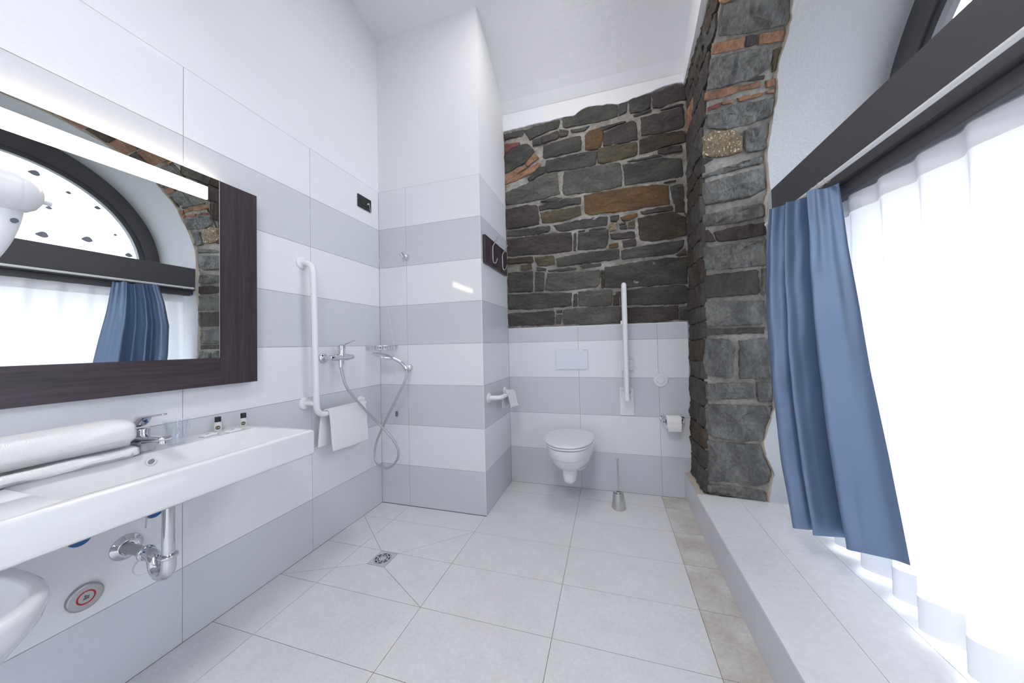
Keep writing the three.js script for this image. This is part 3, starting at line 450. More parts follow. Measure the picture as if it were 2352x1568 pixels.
// ------------------------------------------------------------------ window
const XWIN = 3.14, WZ = 0.87, WRZ = 1.0, WRY = 0.98;
{
  const w = structure('window_1', 'arched window over a dark transom, panes below behind the curtains');
  // transom: fascia and lower rail
  part(w, 'transom', [rbx(2.67, 3.2, 1.845, 2.08, -0.195, 1.99, 0.004), bx(2.70, 3.2, 1.80, 1.85, -0.195, 1.99)], M.frame);
  part(w, 'curtain_rail', [rbx(2.695, 2.755, 1.788, 1.842, -0.165, 1.98, 0.006)], M.frame);
  // arched frame
  const arch = (rz, ry, n = 64) => { const a = []; for (let i = 0; i <= n; i++) { const t = Math.PI * i / n; a.push(new THREE.Vector2(-(WZ - rz * Math.cos(t)), YS - 0.02 + ry * Math.sin(t))); } return a; };
  const ring = (o, i, d0, d1) => { const A = arch(o, o * WRY / WRZ), B = arch(i, i * WRY / WRZ).reverse(), s = new THREE.Shape([...A, ...B]); return boxUV(new THREE.ExtrudeGeometry(s, { depth: d1 - d0, bevelEnabled: false }).rotateY(Math.PI / 2).translate(d0, 0, 0)); };
  part(w, 'arched_frame', ring(1.06, 0.885, XWIN, XWIN + 0.08), M.frame);
  part(w, 'arched_sash', ring(0.89, 0.845, XWIN + 0.02, XWIN + 0.07), M.frame);
  const gs = new THREE.Shape(arch(0.855, 0.855 * WRY / WRZ)); part(w, 'arched_pane', new THREE.ShapeGeometry(gs).rotateY(Math.PI / 2).translate(XWIN + 0.045, 0, 0), M.glass);
  // lower window: frame, sashes, panes
  part(w, 'frame', [bx(XWIN, XWIN + 0.08, SILL, SILL + 0.06, -0.15, 1.9), bx(XWIN, XWIN + 0.08, SILL, 1.82, -0.15, -0.04), bx(XWIN, XWIN + 0.08, SILL, 1.82, 1.78, 1.9), bx(XWIN, XWIN + 0.08, SILL, 1.82, 0.84, 0.90)], M.frame);
  for (const [a, b] of [[-0.04, 0.84], [0.90, 1.78]]) part(w, 'pane', bx(XWIN + 0.045, XWIN + 0.0451, SILL + 0.06, 1.82, a, b), M.glass);
}
{ // added window in the unseen next bay, lets in light from behind
  const w = structure('window_added_2', 'added plain two-pane window in the unseen bay behind the viewpoint'), [a, b, c, d] = W2, m = (a + b) / 2;
  part(w, 'frame', [bx(2.98, 3.06, c, c + 0.06, a, b), bx(2.98, 3.06, d - 0.06, d, a, b), bx(2.98, 3.06, c, d, a, a + 0.06), bx(2.98, 3.06, c, d, b - 0.06, b), bx(2.98, 3.06, c, d, m - 0.03, m + 0.03)], M.frame);
  for (const [p, q] of [[a + 0.06, m - 0.03], [m + 0.03, b - 0.06]]) part(w, 'pane', bx(3.02, 3.0201, c + 0.06, d - 0.06, p, q), M.glass);
}
{ const g = structure('ground', 'paved ground outside the window'); part(g, 'paving', bx(3.26, 22, -0.4, -0.1, -14, 16), M.ground); }


// ------------------------------------------------------------------ ceiling lamps added to even out the light, unseen above the frame
for (const [x, z, power, lab] of [[1.45, 0.45, FILL_LAMP_A, 'added round white opal ceiling lamp, unseen, over the bay with the toilet'], [1.45, 3.0, FILL_LAMP_B, 'added round white opal ceiling lamp, unseen, over the bay with the added window']]) {
  const t = thing('added_ceiling_lamp', lab, 'lamp', 'added ceiling lamps'), y = vault(z) - 0.075;
  part(t, 'mount', new THREE.CylinderGeometry(0.33, 0.33, 0.16, 64).translate(x, y + 0.082, z), M.enamel);
  part(t, 'diffuser_light', new THREE.CylinderGeometry(0.325, 0.325, 0.004, 64).translate(x, y, z), std({ color: L(1, 1, 1), emissive: L(1, 0.98, 0.95), emissiveIntensity: 4 }));
  const a = new THREE.RectAreaLight(new THREE.Color(0.99, 0.99, 1.0), power, 0.58, 0.58); a.position.set(x, y - 0.006, z); a.rotation.x = -Math.PI / 2; a.name = 'added_fill_light'; t.add(a);
}
// ------------------------------------------------------------------ washbasin side
function rrLoop(x0, x1, z0, z1, r, y, k = 5) { const o = []; for (const [cx, cz, a] of [[x1 - r, z1 - r, 0], [x0 + r, z1 - r, Math.PI / 2], [x0 + r, z0 + r, Math.PI], [x1 - r, z0 + r, 1.5 * Math.PI]]) for (let i = 0; i <= k; i++) { const t = a + Math.PI / 2 * i / k; o.push(V(cx + r * Math.cos(t), y, cz + r * Math.sin(t))); } return o; }
const BT = 0.832, MIRROR_TILT = 0.0105;   // the mirror hangs a touch out of parallel with its frame
{
  const t = thing('washbasin', 'long white ceramic wall washbasin below the big mirror', 'washbasin');
  const X1 = 0.457, Z0 = 0.985, Z1 = 1.80, B = 0.727, o = (d, y, r = 0.012) => rrLoop(0.001 + Math.max(0, d) * 0.2, X1 - d, Z0 + d, Z1 - d, r, y);
  const loops = [o(0.03, B + 0.02), o(0.006, B, 0.012), o(0.001, B + 0.005), o(0, B + 0.012), o(0, BT - 0.009), o(0.0025, BT - 0.003), o(0.009, BT)];
  const h = (d, y, e = 0) => rrLoop(0.14 + d * 0.55 + e, 0.43 - d * 0.25 - e, 1.02 + d * 1.5 + e, 1.655 - d * 0.45 - e, 0.006 + d * 0.06, y);
  loops.push(h(-0.004, BT), h(0.0, BT - 0.002), h(0.006, BT - 0.008), h(0.05, BT - 0.045), h(0.09, BT - 0.075), h(0.1, BT - 0.084), h(0.11, BT - 0.087, 0.004));
  part(t, 'bowl', loft(loops), M.ceramic);
  const ov = onX(0.167, 349, 1060), r = new THREE.Mesh();
  part(t, 'overflow_ring', new THREE.TorusGeometry(0.0115, 0.0025, 10, 30).rotateY(Math.PI / 2).translate(ov.x, ov.y, ov.z).translate(-0.003, 0, 0), M.ceramic);
  part(t, 'overflow_hole', new THREE.CylinderGeometry(0.0105, 0.0105, 0.004, 24).rotateZ(Math.PI / 2).translate(ov.x - 0.006, ov.y, ov.z), M.satin, 'grey overflow opening');
}
{ // trap under the basin
  const t = thing('drain_trap', 'chrome pipe trap under the long washbasin', 'pipe trap'), z = 1.372, x = 0.25;
  part(t, 'tail_pipe', new THREE.CylinderGeometry(0.0165, 0.0165, 0.27, 28).translate(x, 0.60, z), M.chrome);
  part(t, 'waste_nut', [lathe([[0.017, 0], [0.025, 0], [0.026, 0.004], [0.026, 0.014], [0.024, 0.018], [0.027, 0.02], [0.027, 0.03], [0.017, 0.03]]).translate(x, 0.668, z)], M.chrome);
  const bend = []; bend.push([x, 0.49, z], [x, 0.462, z]); for (let i = 1; i < 8; i++) { const a = Math.PI * i / 8; bend.push([x - 0.036 + 0.036 * Math.cos(a), 0.462 - 0.036 * Math.sin(a) * 0.95, z]); } bend.push([x - 0.072, 0.462, z], [x - 0.078, 0.478, z], [x - 0.095, 0.486, z], [x - 0.12, 0.487, z]);
  part(t, 'bend', tube(bend, 0.0195, 60, 24), M.chrome);
  part(t, 'slip_nut', lathe([[0.016, -0.006], [0.0235, -0.006], [0.025, -0.003], [0.025, 0.003], [0.0235, 0.006], [0.016, 0.006]]).translate(x, 0.495, z), M.chrome);
  part(t, 'slip_nut', lathe([[0.016, -0.006], [0.0235, -0.006], [0.025, -0.003], [0.025, 0.003], [0.0235, 0.006], [0.016, 0.006]]).rotateZ(Math.PI / 2).translate(x - 0.118, 0.487, z), M.chrome);
  part(t, 'wall_pipe', new THREE.CylinderGeometry(0.016, 0.016, 0.135, 26).rotateZ(Math.PI / 2).translate(0.068, 0.487, z), M.satin);
  part(t, 'wall_flange', lathe([[0.044, 0], [0.044, 0.003], [0.042, 0.006], [0.036, 0.009], [0.030, 0.016], [0.0265, 0.018], [0.024, 0.016], [0.022, 0.012], [0.0165, 0.012]], 48).applyQuaternion(QX).translate(0, 0.483, 1.364), M.chrome);
  part(t, 'lift_rod', tube([[0.105, 0.735, 1.352], [0.095, 0.64, 1.352], [0.086, 0.555, 1.353]], 0.0022, 10, 8), M.satin);
}
function wallDisc(t, name, y, z, r, d, m) { return part(t, name, lathe([[0.0001, d], [r * 0.86, d], [r * 0.95, d * 0.92], [r, d * 0.75], [r, 0]].reverse(), 44).applyQuaternion(QX).translate(0, y, z), m); }
{ const t = thing('shutoff_valve', 'round grey valve plate with blue spot behind the pipe trap', 'valve'); wallDisc(t, 'plate', 0.388, 1.318, 0.031, 0.012, M.plastic); wallDisc(t, 'blue_spot', 0.391, 1.306, 0.009, 0.0135, M.blueCap); }
for (const [z, lab] of [[1.473, 'blue round stopper on the wall above the red-ringed button'], [1.29, 'blue round stopper on the wall beside the chrome tail pipe']]) {
  const t = thing('pipe_stopper', lab, 'stopper', 'blue stoppers under the washbasin'); wallDisc(t, 'cap', 0.577, z, 0.027, 0.006, M.blueCap);
}
{
  const t = thing('call_button', 'round silver push plate with red ring low on the white tiles', 'button'), y = 0.378, z = 1.462;
  wallDisc(t, 'plate', y, z, 0.041, 0.014, M.satin);
  part(t, 'red_ring', new THREE.TorusGeometry(0.0195, 0.0022, 10, 44).rotateY(Math.PI / 2).scale(0.4, 1, 1).translate(0.0142, y, z), M.red, 'red ring');
  part(t, 'symbol', [bx(0.0138, 0.0148, y - 0.006, y - 0.001, z - 0.006, z + 0.006), bx(0.0138, 0.0148, y + 0.0005, y + 0.004, z - 0.007, z - 0.002), bx(0.0138, 0.0148, y + 0.0005, y + 0.007, z - 0.001, z + 0.004)], M.darkGrey, 'small dark symbol');
}
{ // basin mixer
  const t = thing('basin_mixer', 'chrome single lever mixer tap on the washbasin', 'tap'), z = 1.362;
  const rect = (x, y, w, h, k = 6) => { const a = []; for (let i = 0; i < 24; i++) { const q = i / 24 * 2 * Math.PI, c = Math.cos(q), s = Math.sin(q), e = 0.55; a.push([Math.sign(c) * Math.pow(Math.abs(c), e) * w / 2, Math.sign(s) * Math.pow(Math.abs(s), e) * h / 2]); } return a.map(([b, d]) => V(x, y + d, z + b)); };
  part(t, 'spout', loft([rect(0.052, 0.885, 0.03, 0.01), rect(0.055, 0.875, 0.048, 0.034), rect(0.08, 0.874, 0.05, 0.036), rect(0.13, 0.878, 0.046, 0.026), rect(0.19, 0.884, 0.04, 0.017), rect(0.212, 0.885, 0.036, 0.014), rect(0.216, 0.885, 0.03, 0.008)]), M.chrome);
  const blk = (y, xa, xb, w) => { const o = []; for (let i = 0; i < 32; i++) { const q = i / 32 * 2 * Math.PI, c = Math.cos(q), s2 = Math.sin(q), e = 0.5; o.push(V((xa + xb) / 2 + Math.sign(c) * Math.pow(Math.abs(c), e) * (xb - xa) / 2, y, z + Math.sign(s2) * Math.pow(Math.abs(s2), e) * w / 2)); } return o; };
  part(t, 'body', loft([blk(BT, 0.048, 0.112, 0.056), blk(BT + 0.004, 0.047, 0.113, 0.057), blk(BT + 0.03, 0.049, 0.122, 0.055), blk(BT + 0.05, 0.051, 0.15, 0.052), blk(BT + 0.056, 0.056, 0.145, 0.045)]), M.chrome);
  part(t, 'cartridge', lathe([[0.021, 0], [0.0215, 0.03], [0.020, 0.034], [0.0001, 0.035]]).translate(0.08, 0.88, z), M.chrome);
  part(t, 'aerator', new THREE.CylinderGeometry(0.011, 0.012, 0.012, 24).translate(0.197, 0.873, z), M.chrome);
  const lev = []; for (const [x, y, w, h] of [[0.062, 0.925, 0.032, 0.012], [0.075, 0.938, 0.036, 0.040], [0.092, 0.945, 0.034, 0.030], [0.112, 0.957, 0.028, 0.010], [0.16, 0.963, 0.022, 0.007], [0.205, 0.968, 0.018, 0.006], [0.209, 0.968, 0.012, 0.003]]) lev.push(rect(x, y, w, h));
  const lv = part(t, 'lever', loft(lev), M.chrome);
  part(lv, 'temperature_spot', new THREE.CylinderGeometry(0.004, 0.004, 0.002, 18).rotateZ(Math.PI / 2 - 0.5).translate(0.1005, 0.936, z - 0.004), M.blueCap, 'small blue and red spot');
}
{ // towels on the basin
  const mk = (name, label, x0, x1, y0, y1, z0, z1, fold) => {
    const t = thing(name, label, 'towel'), loops = [], n = 40;
    for (let i = 0; i <= 44; i++) { const u = i / 44, z = z0 + u * (z1 - z0), e = Math.min(1, Math.sqrt(clamp01(u * 14))) * Math.min(1, Math.sqrt(clamp01((1 - u) * 14))), l = [];
      for (let j = 0; j < n; j++) { const a = j / n * 2 * Math.PI, c = Math.cos(a), s = Math.sin(a), p = fold === 2 ? 0.82 : 0.62; const w = (x1 - x0) / 2 * (0.86 + 0.14 * e), h = (y1 - y0) / 2 * (0.80 + 0.20 * e); let X = (x0 + x1) / 2 + Math.sign(c) * Math.pow(Math.abs(c), p) * w, Y = (y0 + y1) / 2 + Math.sign(s) * Math.pow(Math.abs(s), p) * h; const nz = 0.004 * noise3(z * 14, a * 2, 2 + x0 * 10); Y += s > -0.6 ? nz : 0; X += nz; l.push(V(X, Math.max(y0, Y), z)); }
      loops.push(l); }
    const g = loft(loops); const p = g.attributes.position, uv = g.attributes.uv; for (let i = 0; i < p.count; i++) uv.setXY(i, p.getZ(i), p.getY(i) + p.getX(i)); part(t, 'roll', g, M.terry);
    if (fold) part(t, 'folded_edge', tube(Array.from({ length: 12 }, (_, i) => [x1 - 0.012 + 0.002 * Math.sin(i), y0 + 0.012, z0 + 0.02 + i / 11 * (z1 - z0 - 0.03)]), 0.010, 40, 12), M.terry);
    return t;
  };
  mk('folded_towel', 'flat folded white towel lying under the thick towel roll', 0.012, 0.165, BT + 0.001, BT + 0.034, 1.398, 1.79, true);
  mk('rolled_towel', 'thick rolled white terry towel beside the chrome tap', 0.012, 0.155, BT + 0.040, 0.958, 1.402, 1.792, 2);
}
{ // drinking glass
  const p = onY(BT, 405, 1020), t = thing('tumbler', 'clear wrapped drinking glass standing beside the chrome tap', 'glass');
  part(t, 'cup', lathe([[0.0001, 0.004], [0.022, 0.004], [0.024, 0.006], [0.030, 0.086], [0.031, 0.087], [0.0315, 0.086], [0.0255, 0.002], [0.022, 0.0005], [0.0001, 0.0005]], 40).translate(p.x, BT, p.z), M.clear);
  part(t, 'wrapper', grid(48, 10, (u, v) => { const a = u * 2 * Math.PI, r = 0.032 + 0.004 * v + 0.004 * noise3(Math.cos(a) * 3 + 5, v * 4 + Math.sin(a) * 3, 3) * (0.4 + v), y = BT + 0.004 + 0.092 * v; return [p.x + r * Math.cos(a), y, p.z + r * Math.sin(a)]; }), M.clear, 'crinkled clear film');
}
[[497, 989, 'small toiletry bottle with black cap, standing nearer the tap'], [559, 979, 'small toiletry bottle with black cap at the shower end of the basin']].forEach(([u, v, lab], i) => {
  const p = onY(BT, u, v), t = thing('toiletry_bottle', lab, 'bottle', 'toiletry bottles on the basin'), x = Math.max(0.03, p.x), z = p.z;
  part(t, 'body', lathe([[0.0001, 0], [0.012, 0], [0.0135, 0.002], [0.0135, 0.03], [0.012, 0.036], [0.0095, 0.039], [0.0095, 0.041]], 30).translate(x, BT, z), M.bottle);
  part(t, 'cap', lathe([[0.0105, 0], [0.0108, 0.001], [0.0108, 0.021], [0.0100, 0.022], [0.0001, 0.022]], 30).translate(x, BT + 0.0405, z), M.black, 'black screw cap');
  const lb = new THREE.Group(); const d = V(C0.x - x, 0, C0.z - z).normalize(), a = Math.atan2(d.x, d.z);
  const lab1 = part(t, 'badge', grid(14, 10, (s, q) => { const th = (s - 0.5) * 1.25, w = Math.sqrt(Math.max(0, 1 - (2 * s - 1) ** 2)); return [x + 0.0139 * Math.sin(a + th), BT + 0.0165 + (q - 0.5) * 0.017 * w, z + 0.0139 * Math.cos(a + th)]; }), M.label, 'dark oval badge with pale monogram');
  for (const s of [-0.22, 0.22]) part(lab1, 'monogram', grid(6, 6, (b, q) => { const th = s + (b - 0.5) * 0.26, w = Math.sqrt(Math.max(0.05, 1 - (2 * b - 1) ** 2)); return [x + 0.0142 * Math.sin(a + th), BT + 0.0165 + (q - 0.5) * 0.005 * w, z + 0.0142 * Math.cos(a + th)]; }), M.gold);
});
[[478, 1001, 'flat white soap packet beside the bottle nearer the tap'], [535, 991, 'flat white soap packet beside the bottle at the shower end']].forEach(([u, v, lab]) => {
  const p = onY(BT, u, v), t = thing('soap_packet', lab, 'soap', 'soap packets on the basin'), x = Math.max(0.05, p.x);
  part(t, 'packet', rbx(-0.016, 0.016, 0, 0.008, -0.025, 0.025, 0.002).rotateY(0.12).translate(x, BT + 0.0005, p.z), M.paper);
  part(t, 'print', new THREE.PlaneGeometry(0.008, 0.016).rotateX(-Math.PI / 2).rotateY(0.12).translate(x - 0.003, BT + 0.0088, p.z), M.darkGrey, 'small dark print');
});
{ // mirror
  const t = thing('wall_mirror', 'large mirror in a broad dark wood frame with a light strip', 'mirror');
  const z0 = 0.938, z1 = 1.84, g0 = 1.096, g1 = 1.683, yb = 1.034, yg = 1.156, yt = 1.952;
  part(t, 'frame_board', rbx(0.02, 0.044, yb, yt, z0, g0 - 0.0005, 0.0012, 1), M.wenge, 'dark wood side board');
  part(t, 'frame_board', rbx(0.02, 0.044, yb, yt, g1 + 0.0005, z1, 0.0012, 1), M.wenge);
  const lower = bx(0.02, 0.044, yb, yg - 0.0005, g0, g1); { const p = lower.attributes.position, uv = lower.attributes.uv; for (let i = 0; i < p.count; i++) uv.setXY(i, p.getY(i), p.getZ(i)); }
  part(t, 'frame_board', lower, M.wenge, 'dark wood bottom board');
  part(t, 'mirror_glass', bx(-0.0095, 0, yg, yt, 0, g1 - g0).rotateY(-MIRROR_TILT).translate(0.0435, 0, g0), M.mirror);
  part(t, 'bevel', [bx(0.034, 0.0446, yg, yt, g0 - 0.0015, g0 + 0.0015)], M.chrome);
  part(t, 'backing', bx(0.0005, 0.022, yb + 0.04, yt - 0.035, z0 + 0.04, z1 - 0.04), M.black);
  const led = part(t, 'light_strip', bx(0.0436, 0.0486, 1.847, 1.901, 1.144, 1.668), M.led, 'glowing warm white light strip');
  part(t, 'top_light_strip', bx(0.006, 0.016, yt - 0.033, yt - 0.027, z0 + 0.16, z1 - 0.14), M.led, 'glowing strip hidden behind the top edge');
  const a = new THREE.RectAreaLight(LED_COLOR, LED_STRENGTH, 0.524, 0.054); a.position.set(0.0496, 1.874, 1.406); a.lookAt(3, 1.874, 1.406); a.name = 'strip_light'; t.add(a);
  const b = new THREE.RectAreaLight(LED_COLOR, LED_STRENGTH * 1.3, 0.60, 0.012); b.position.set(0.011, yt - 0.026, 1.398); b.rotation.set(Math.PI / 2, 0, 0); b.rotateZ(Math.PI / 2); b.name = 'top_strip_light'; t.add(b);
}
{ // hair dryer
  const t = thing('hair_dryer', 'white wall hair dryer hanging in front of the mirror', 'hair dryer'), x = 0.2, y = 1.62;
  part(t, 'barrel', lathe([[0.0001, 0], [0.012, 0.0], [0.022, 0.003], [0.038, 0.012], [0.047, 0.024], [0.051, 0.036], [0.0525, 0.042], [0.0525, 0.046], [0.056, 0.052], [0.058, 0.10], [0.056, 0.15], [0.05, 0.178], [0.036, 0.19], [0.0001, 0.191]], 44).applyQuaternion(QZ).translate(x, y, 1.617), M.plastic);
  part(t, 'nozzle_stub', new THREE.CylinderGeometry(0.006, 0.007, 0.018, 20).rotateX(Math.PI / 2).translate(x, y - 0.008, 1.611), M.plastic);
  const loops = []; for (let i = 0; i <= 20; i++) { const u = i / 20, c = V(x - 0.004, y - 0.025 - 0.24 * u, 1.680 + 0.075 * u * u), rz = 0.036 - 0.007 * u, rx = 0.024 - 0.004 * u, l = []; for (let j = 0; j < 24; j++) { const a = j / 24 * 2 * Math.PI; l.push(V(c.x + rx * Math.cos(a), c.y, c.z + rz * Math.sin(a))); } loops.push(l); }
  const h = part(t, 'handle', loft(loops), M.plastic), hp = onX(0.221, 34, 506); part(h, 'hanging_hole', new THREE.CylinderGeometry(0.0062, 0.0062, 0.006, 20).rotateZ(Math.PI / 2).translate(hp.x - 0.002, hp.y, hp.z), M.darkGrey);
  part(t, 'wall_cradle', [rbx(0.044, 0.075, 1.40, 1.70, 1.72, 1.83, 0.012), rbx(0.07, 0.20, 1.45, 1.60, 1.745, 1.80, 0.014)], M.plastic);
}
{ // bidet
  const t = thing('wall_bidet', 'white ceramic bidet rim partly under the long washbasin', 'bidet');
  const egg = (hw, front, y, zc = 1.835, back = 0.001) => { const o = []; for (let i = 0; i < 56; i++) { const a = i / 56 * 2 * Math.PI, c = Math.cos(a), s = Math.sin(a), e = 0.72; const X = back + (front - back) * (0.5 + 0.5 * Math.sign(c) * Math.pow(Math.abs(c), e)); o.push(V(X, y + 0.022, zc + hw * Math.sign(s) * Math.pow(Math.abs(s), e))); } return o; };
  part(t, 'bowl', loft([egg(0.07, 0.22, 0.38), egg(0.10, 0.30, 0.40), egg(0.15, 0.42, 0.47), egg(0.182, 0.49, 0.55), egg(0.19, 0.505, 0.592), egg(0.187, 0.502, 0.606), egg(0.180, 0.495, 0.612), egg(0.162, 0.472, 0.612, 1.835, 0.13), egg(0.154, 0.464, 0.606, 1.835, 0.137), egg(0.13, 0.44, 0.56, 1.835, 0.16), egg(0.07, 0.36, 0.52, 1.835, 0.22)]), M.ceramic);
}

// ------------------------------------------------------------------ shower corner
{
  const t = thing('pull_switch', 'black wall switch plate high up beside the shower corner', 'switch');
  part(t, 'plate', rbx(0.0005, 0.009, 2.204, 2.296, 0.088, 0.222, 0.003), M.black);
  part(t, 'switch_module', rbx(0.008, 0.012, 2.226, 2.274, 0.11, 0.2, 0.002), M.black);
  part(t, 'cord_outlet', new THREE.CylinderGeometry(0.004, 0.006, 0.014, 14).rotateZ(-Math.PI / 2).translate(0.018, 2.252, 0.13), M.plastic);
  const a = V(0.024, 2.25, 0.128), b = onZ(0.07, 906, 797), c = onZ(0.075, 911, 900), d = onZ(0.075, 911, 946);
  part(t, 'pull_cord', [tube([a, a.clone().lerp(b, 0.5), b], 0.0011, 24, 6), tube([b, c, d], 0.0011, 16, 6)], M.plastic, 'thin white pull cord');
  part(t, 'cord_handle', lathe([[0.0001, 0], [0.008, 0], [0.009, 0.004], [0.0085, 0.03], [0.006, 0.036], [0.0001, 0.037]], 20).translate(d.x, d.y - 0.03, d.z), M.darkGrey, 'small dark handle');
}
function flange(t, p, q, r = 0.035, d = 0.012, m = M.enamel) { return part(t, 'wall_flange', lathe([[r, 0], [r, d * 0.5], [r * 0.92, d], [r * 0.5, d * 1.2], [0.0001, d * 1.2]], 36).applyQuaternion(q).translate(...p), m); }
{
  const t = thing('grab_rail', 'white angled grab rail with a tall upright on the left wall', 'grab rail');
  part(t, 'rail', bentTube([[0, 1.687, 0.662], [0.078, 1.682, 0.655], [0.078, 0.80, 0.637], [0.078, 0.80, 0.235], [0, 0.808, 0.215]], 0.0165, 0.06, 20), M.enamel);
  flange(t, [0, 1.687, 0.662], QX); flange(t, [0, 0.808, 0.215], QX);
  flange(t, [0, 0.872, 0.65], QX); part(t, 'stand_off', tube([[0, 0.872, 0.65], [0.04, 0.872, 0.645], [0.078, 0.868, 0.64]], 0.0145, 12, 16), M.enamel);
}
{ // towel over the horizontal part of the rail
  const t = thing('hanging_towel', 'white hand towel draped over the angled grab rail', 'towel');
  const prof = [[0.050, 0.605], [0.052, 0.68], [0.055, 0.76], [0.059, 0.80], [0.068, 0.818], [0.080, 0.8225], [0.092, 0.817], [0.100, 0.80], [0.106, 0.74], [0.110, 0.66], [0.113, 0.60], [0.114, 0.568]], cv = new THREE.SplineCurve(prof.map((p) => new THREE.Vector2(...p)));
  const g = grid(26, 64, (u, v) => { const p = cv.getPoint(v), sway = v > 0.5 ? -0.012 * (v - 0.5) * 2 : 0.075 * (0.45 - Math.min(0.45, v)); const z = 0.285 + u * 0.29 + sway * 1.0, w = 0.004 * Math.sin(u * 9 + v * 3) * Math.abs(v - 0.45) * 2; return [p.x + w + (v > 0.5 ? 0.008 * (v - 0.5) : 0), p.y + (v > 0.9 ? 0.012 * (u - 0.5) * (v - 0.9) * 10 : 0), z, z, v * 0.55]; });
  part(t, 'cloth', thick(g, 0.009), M.terry);
  part(t, 'woven_border', thick(grid(26, 4, (u, v) => { const p = cv.getPoint(0.9 + v * 0.035); const z = 0.285 + u * 0.29 - 0.0105; return [p.x + 0.004 + 0.004 * Math.sin(u * 9 + 2.7) * 0.9, p.y, z, z, v * 0.02]; }), 0.006), M.paper);
}
{ // shower mixer, hose, hand shower
  const t = thing('shower_mixer', 'chrome single lever shower mixer on the left wall', 'tap'), y = 1.128, x = 0.07;
  for (const z of [0.522, 0.372]) { part(t, 'wall_flange', lathe([[0.031, 0], [0.031, 0.003], [0.027, 0.010], [0.014, 0.014], [0.0001, 0.014]], 36).applyQuaternion(QX).translate(0, y, z), M.chrome); part(t, 'connector', new THREE.CylinderGeometry(0.0125, 0.0125, 0.07, 22).rotateZ(Math.PI / 2).translate(0.036, y, z), M.chrome); }
  part(t, 'body', lathe([[0.0001, -0.092], [0.012, -0.092], [0.017, -0.088], [0.018, -0.06], [0.021, -0.045], [0.021, 0.045], [0.018, 0.06], [0.017, 0.088], [0.012, 0.092], [0.0001, 0.092]], 32).applyQuaternion(QZ).translate(x, y, 0.447), M.chrome);
  part(t, 'cartridge_head', lathe([[0.022, 0], [0.0225, 0.03], [0.021, 0.046], [0.024, 0.05], [0.023, 0.066], [0.012, 0.074], [0.0001, 0.075]], 32).translate(x, y + 0.008, 0.447), M.chrome);
  part(t, 'lever', loft([[0.062, 1.195, 0.036, 0.012], [0.075, 1.203, 0.038, 0.018], [0.1, 1.211, 0.028, 0.010], [0.14, 1.222, 0.02, 0.007], [0.168, 1.231, 0.018, 0.007], [0.172, 1.232, 0.01, 0.003]].map(([X, Y, w, h]) => Array.from({ length: 18 }, (_, i) => { const a = i / 18 * 2 * Math.PI; return V(X, Y + Math.sin(a) * h / 2, 0.447 + Math.cos(a) * w / 2); }))), M.chrome);
  part(t, 'hose_outlet', new THREE.CylinderGeometry(0.011, 0.013, 0.03, 20).translate(0.085, y - 0.028, 0.47), M.chrome);
}
{
  const t = thing('shower_hose', 'silver shower hose hanging in a crossed loop', 'hose');
  const pts = [V(0.085, 1.083, 0.47), V(0.09, 1.045, 0.468), onX(0.115, 797, 890), onX(0.145, 836, 938), onX(0.18, 872, 975), onZ(0.21, 902, 1008), onZ(0.20, 915, 1036), onZ(0.19, 908, 1062), onZ(0.175, 886, 1075), onZ(0.15, 863, 1058), onZ(0.13, 864, 1018), onZ(0.115, 888, 962), onZ(0.10, 914, 908), onZ(0.075, 931, 872), onZ(0.062, 935, 852)];
  part(t, 'hose', tube(pts, 0.0078, 200, 14), M.hose);
  part(t, 'end_cone', lathe([[0.009, 0], [0.0095, 0.01], [0.008, 0.035], [0.0079, 0.036]], 20).translate(0.085, 1.064, 0.47), M.chrome);
}
{
  const hp = onZ(0.03, 936, 845);
  const t = thing('hand_shower', 'chrome hand shower resting in its wall bracket', 'hand shower');
  part(t, 'bracket', [lathe([[0.024, 0], [0.026, 0.006], [0.025, 0.020], [0.022, 0.036], [0.0001, 0.038]], 30).applyQuaternion(QZ).translate(hp.x + 0.004, hp.y + 0.002, 0), new THREE.CylinderGeometry(0.016, 0.014, 0.036, 24).rotateZ(0.35).translate(hp.x, hp.y, 0.05)], M.chrome);
  const a = onZ(0.06, 934, 848), b = onZ(0.075, 922, 833), c = onZ(0.095, 906, 824), h0 = onZ(0.115, 896, 821), h1 = onZ(0.145, 865, 813);
  part(t, 'handle', tube([a, b, c, h0.clone().lerp(c, 0.5)], 0.0125, 30, 18), M.chrome);
  const m = h0.clone().lerp(h1, 0.5), ax = h1.clone().sub(c).normalize(), up = V(0.08, 1, 0.12).addScaledVector(ax, -ax.dot(V(0.08, 1, 0.12))).normalize();
  const hd = new THREE.Group();
  const q = new THREE.Quaternion().setFromRotationMatrix(new THREE.Matrix4().makeBasis(ax, up, ax.clone().cross(up)));
  part(t, 'spray_head', lathe([[0.0001, 0.013], [0.02, 0.012], [0.036, 0.007], [0.043, 0.0], [0.043, -0.003], [0.039, -0.007], [0.0001, -0.008]], 44).scale(1.85, 1.15, 1.15).applyQuaternion(q).translate(m.x, m.y, m.z), M.chrome);
  part(t, 'spray_face', lathe([[0.0001, -0.010], [0.03, -0.0095], [0.034, -0.007]], 36).scale(1.85, 1.15, 1.15).applyQuaternion(q).translate(m.x, m.y, m.z), M.plastic);
}
{
  const t = thing('upper_shower_bracket', 'small chrome shower bracket high on the end wall', 'bracket'), p = onZ(0.02, 931, 589);
  part(t, 'base', lathe([[0.022, 0], [0.022, 0.006], [0.018, 0.016], [0.014, 0.034], [0.0001, 0.036]], 30).applyQuaternion(QZ).translate(p.x, p.y, 0), M.chrome);
  part(t, 'holder', new THREE.CylinderGeometry(0.0165, 0.0135, 0.036, 26).rotateZ(0.5).rotateX(0.3).translate(p.x - 0.006, p.y + 0.002, 0.048), M.chrome);
}
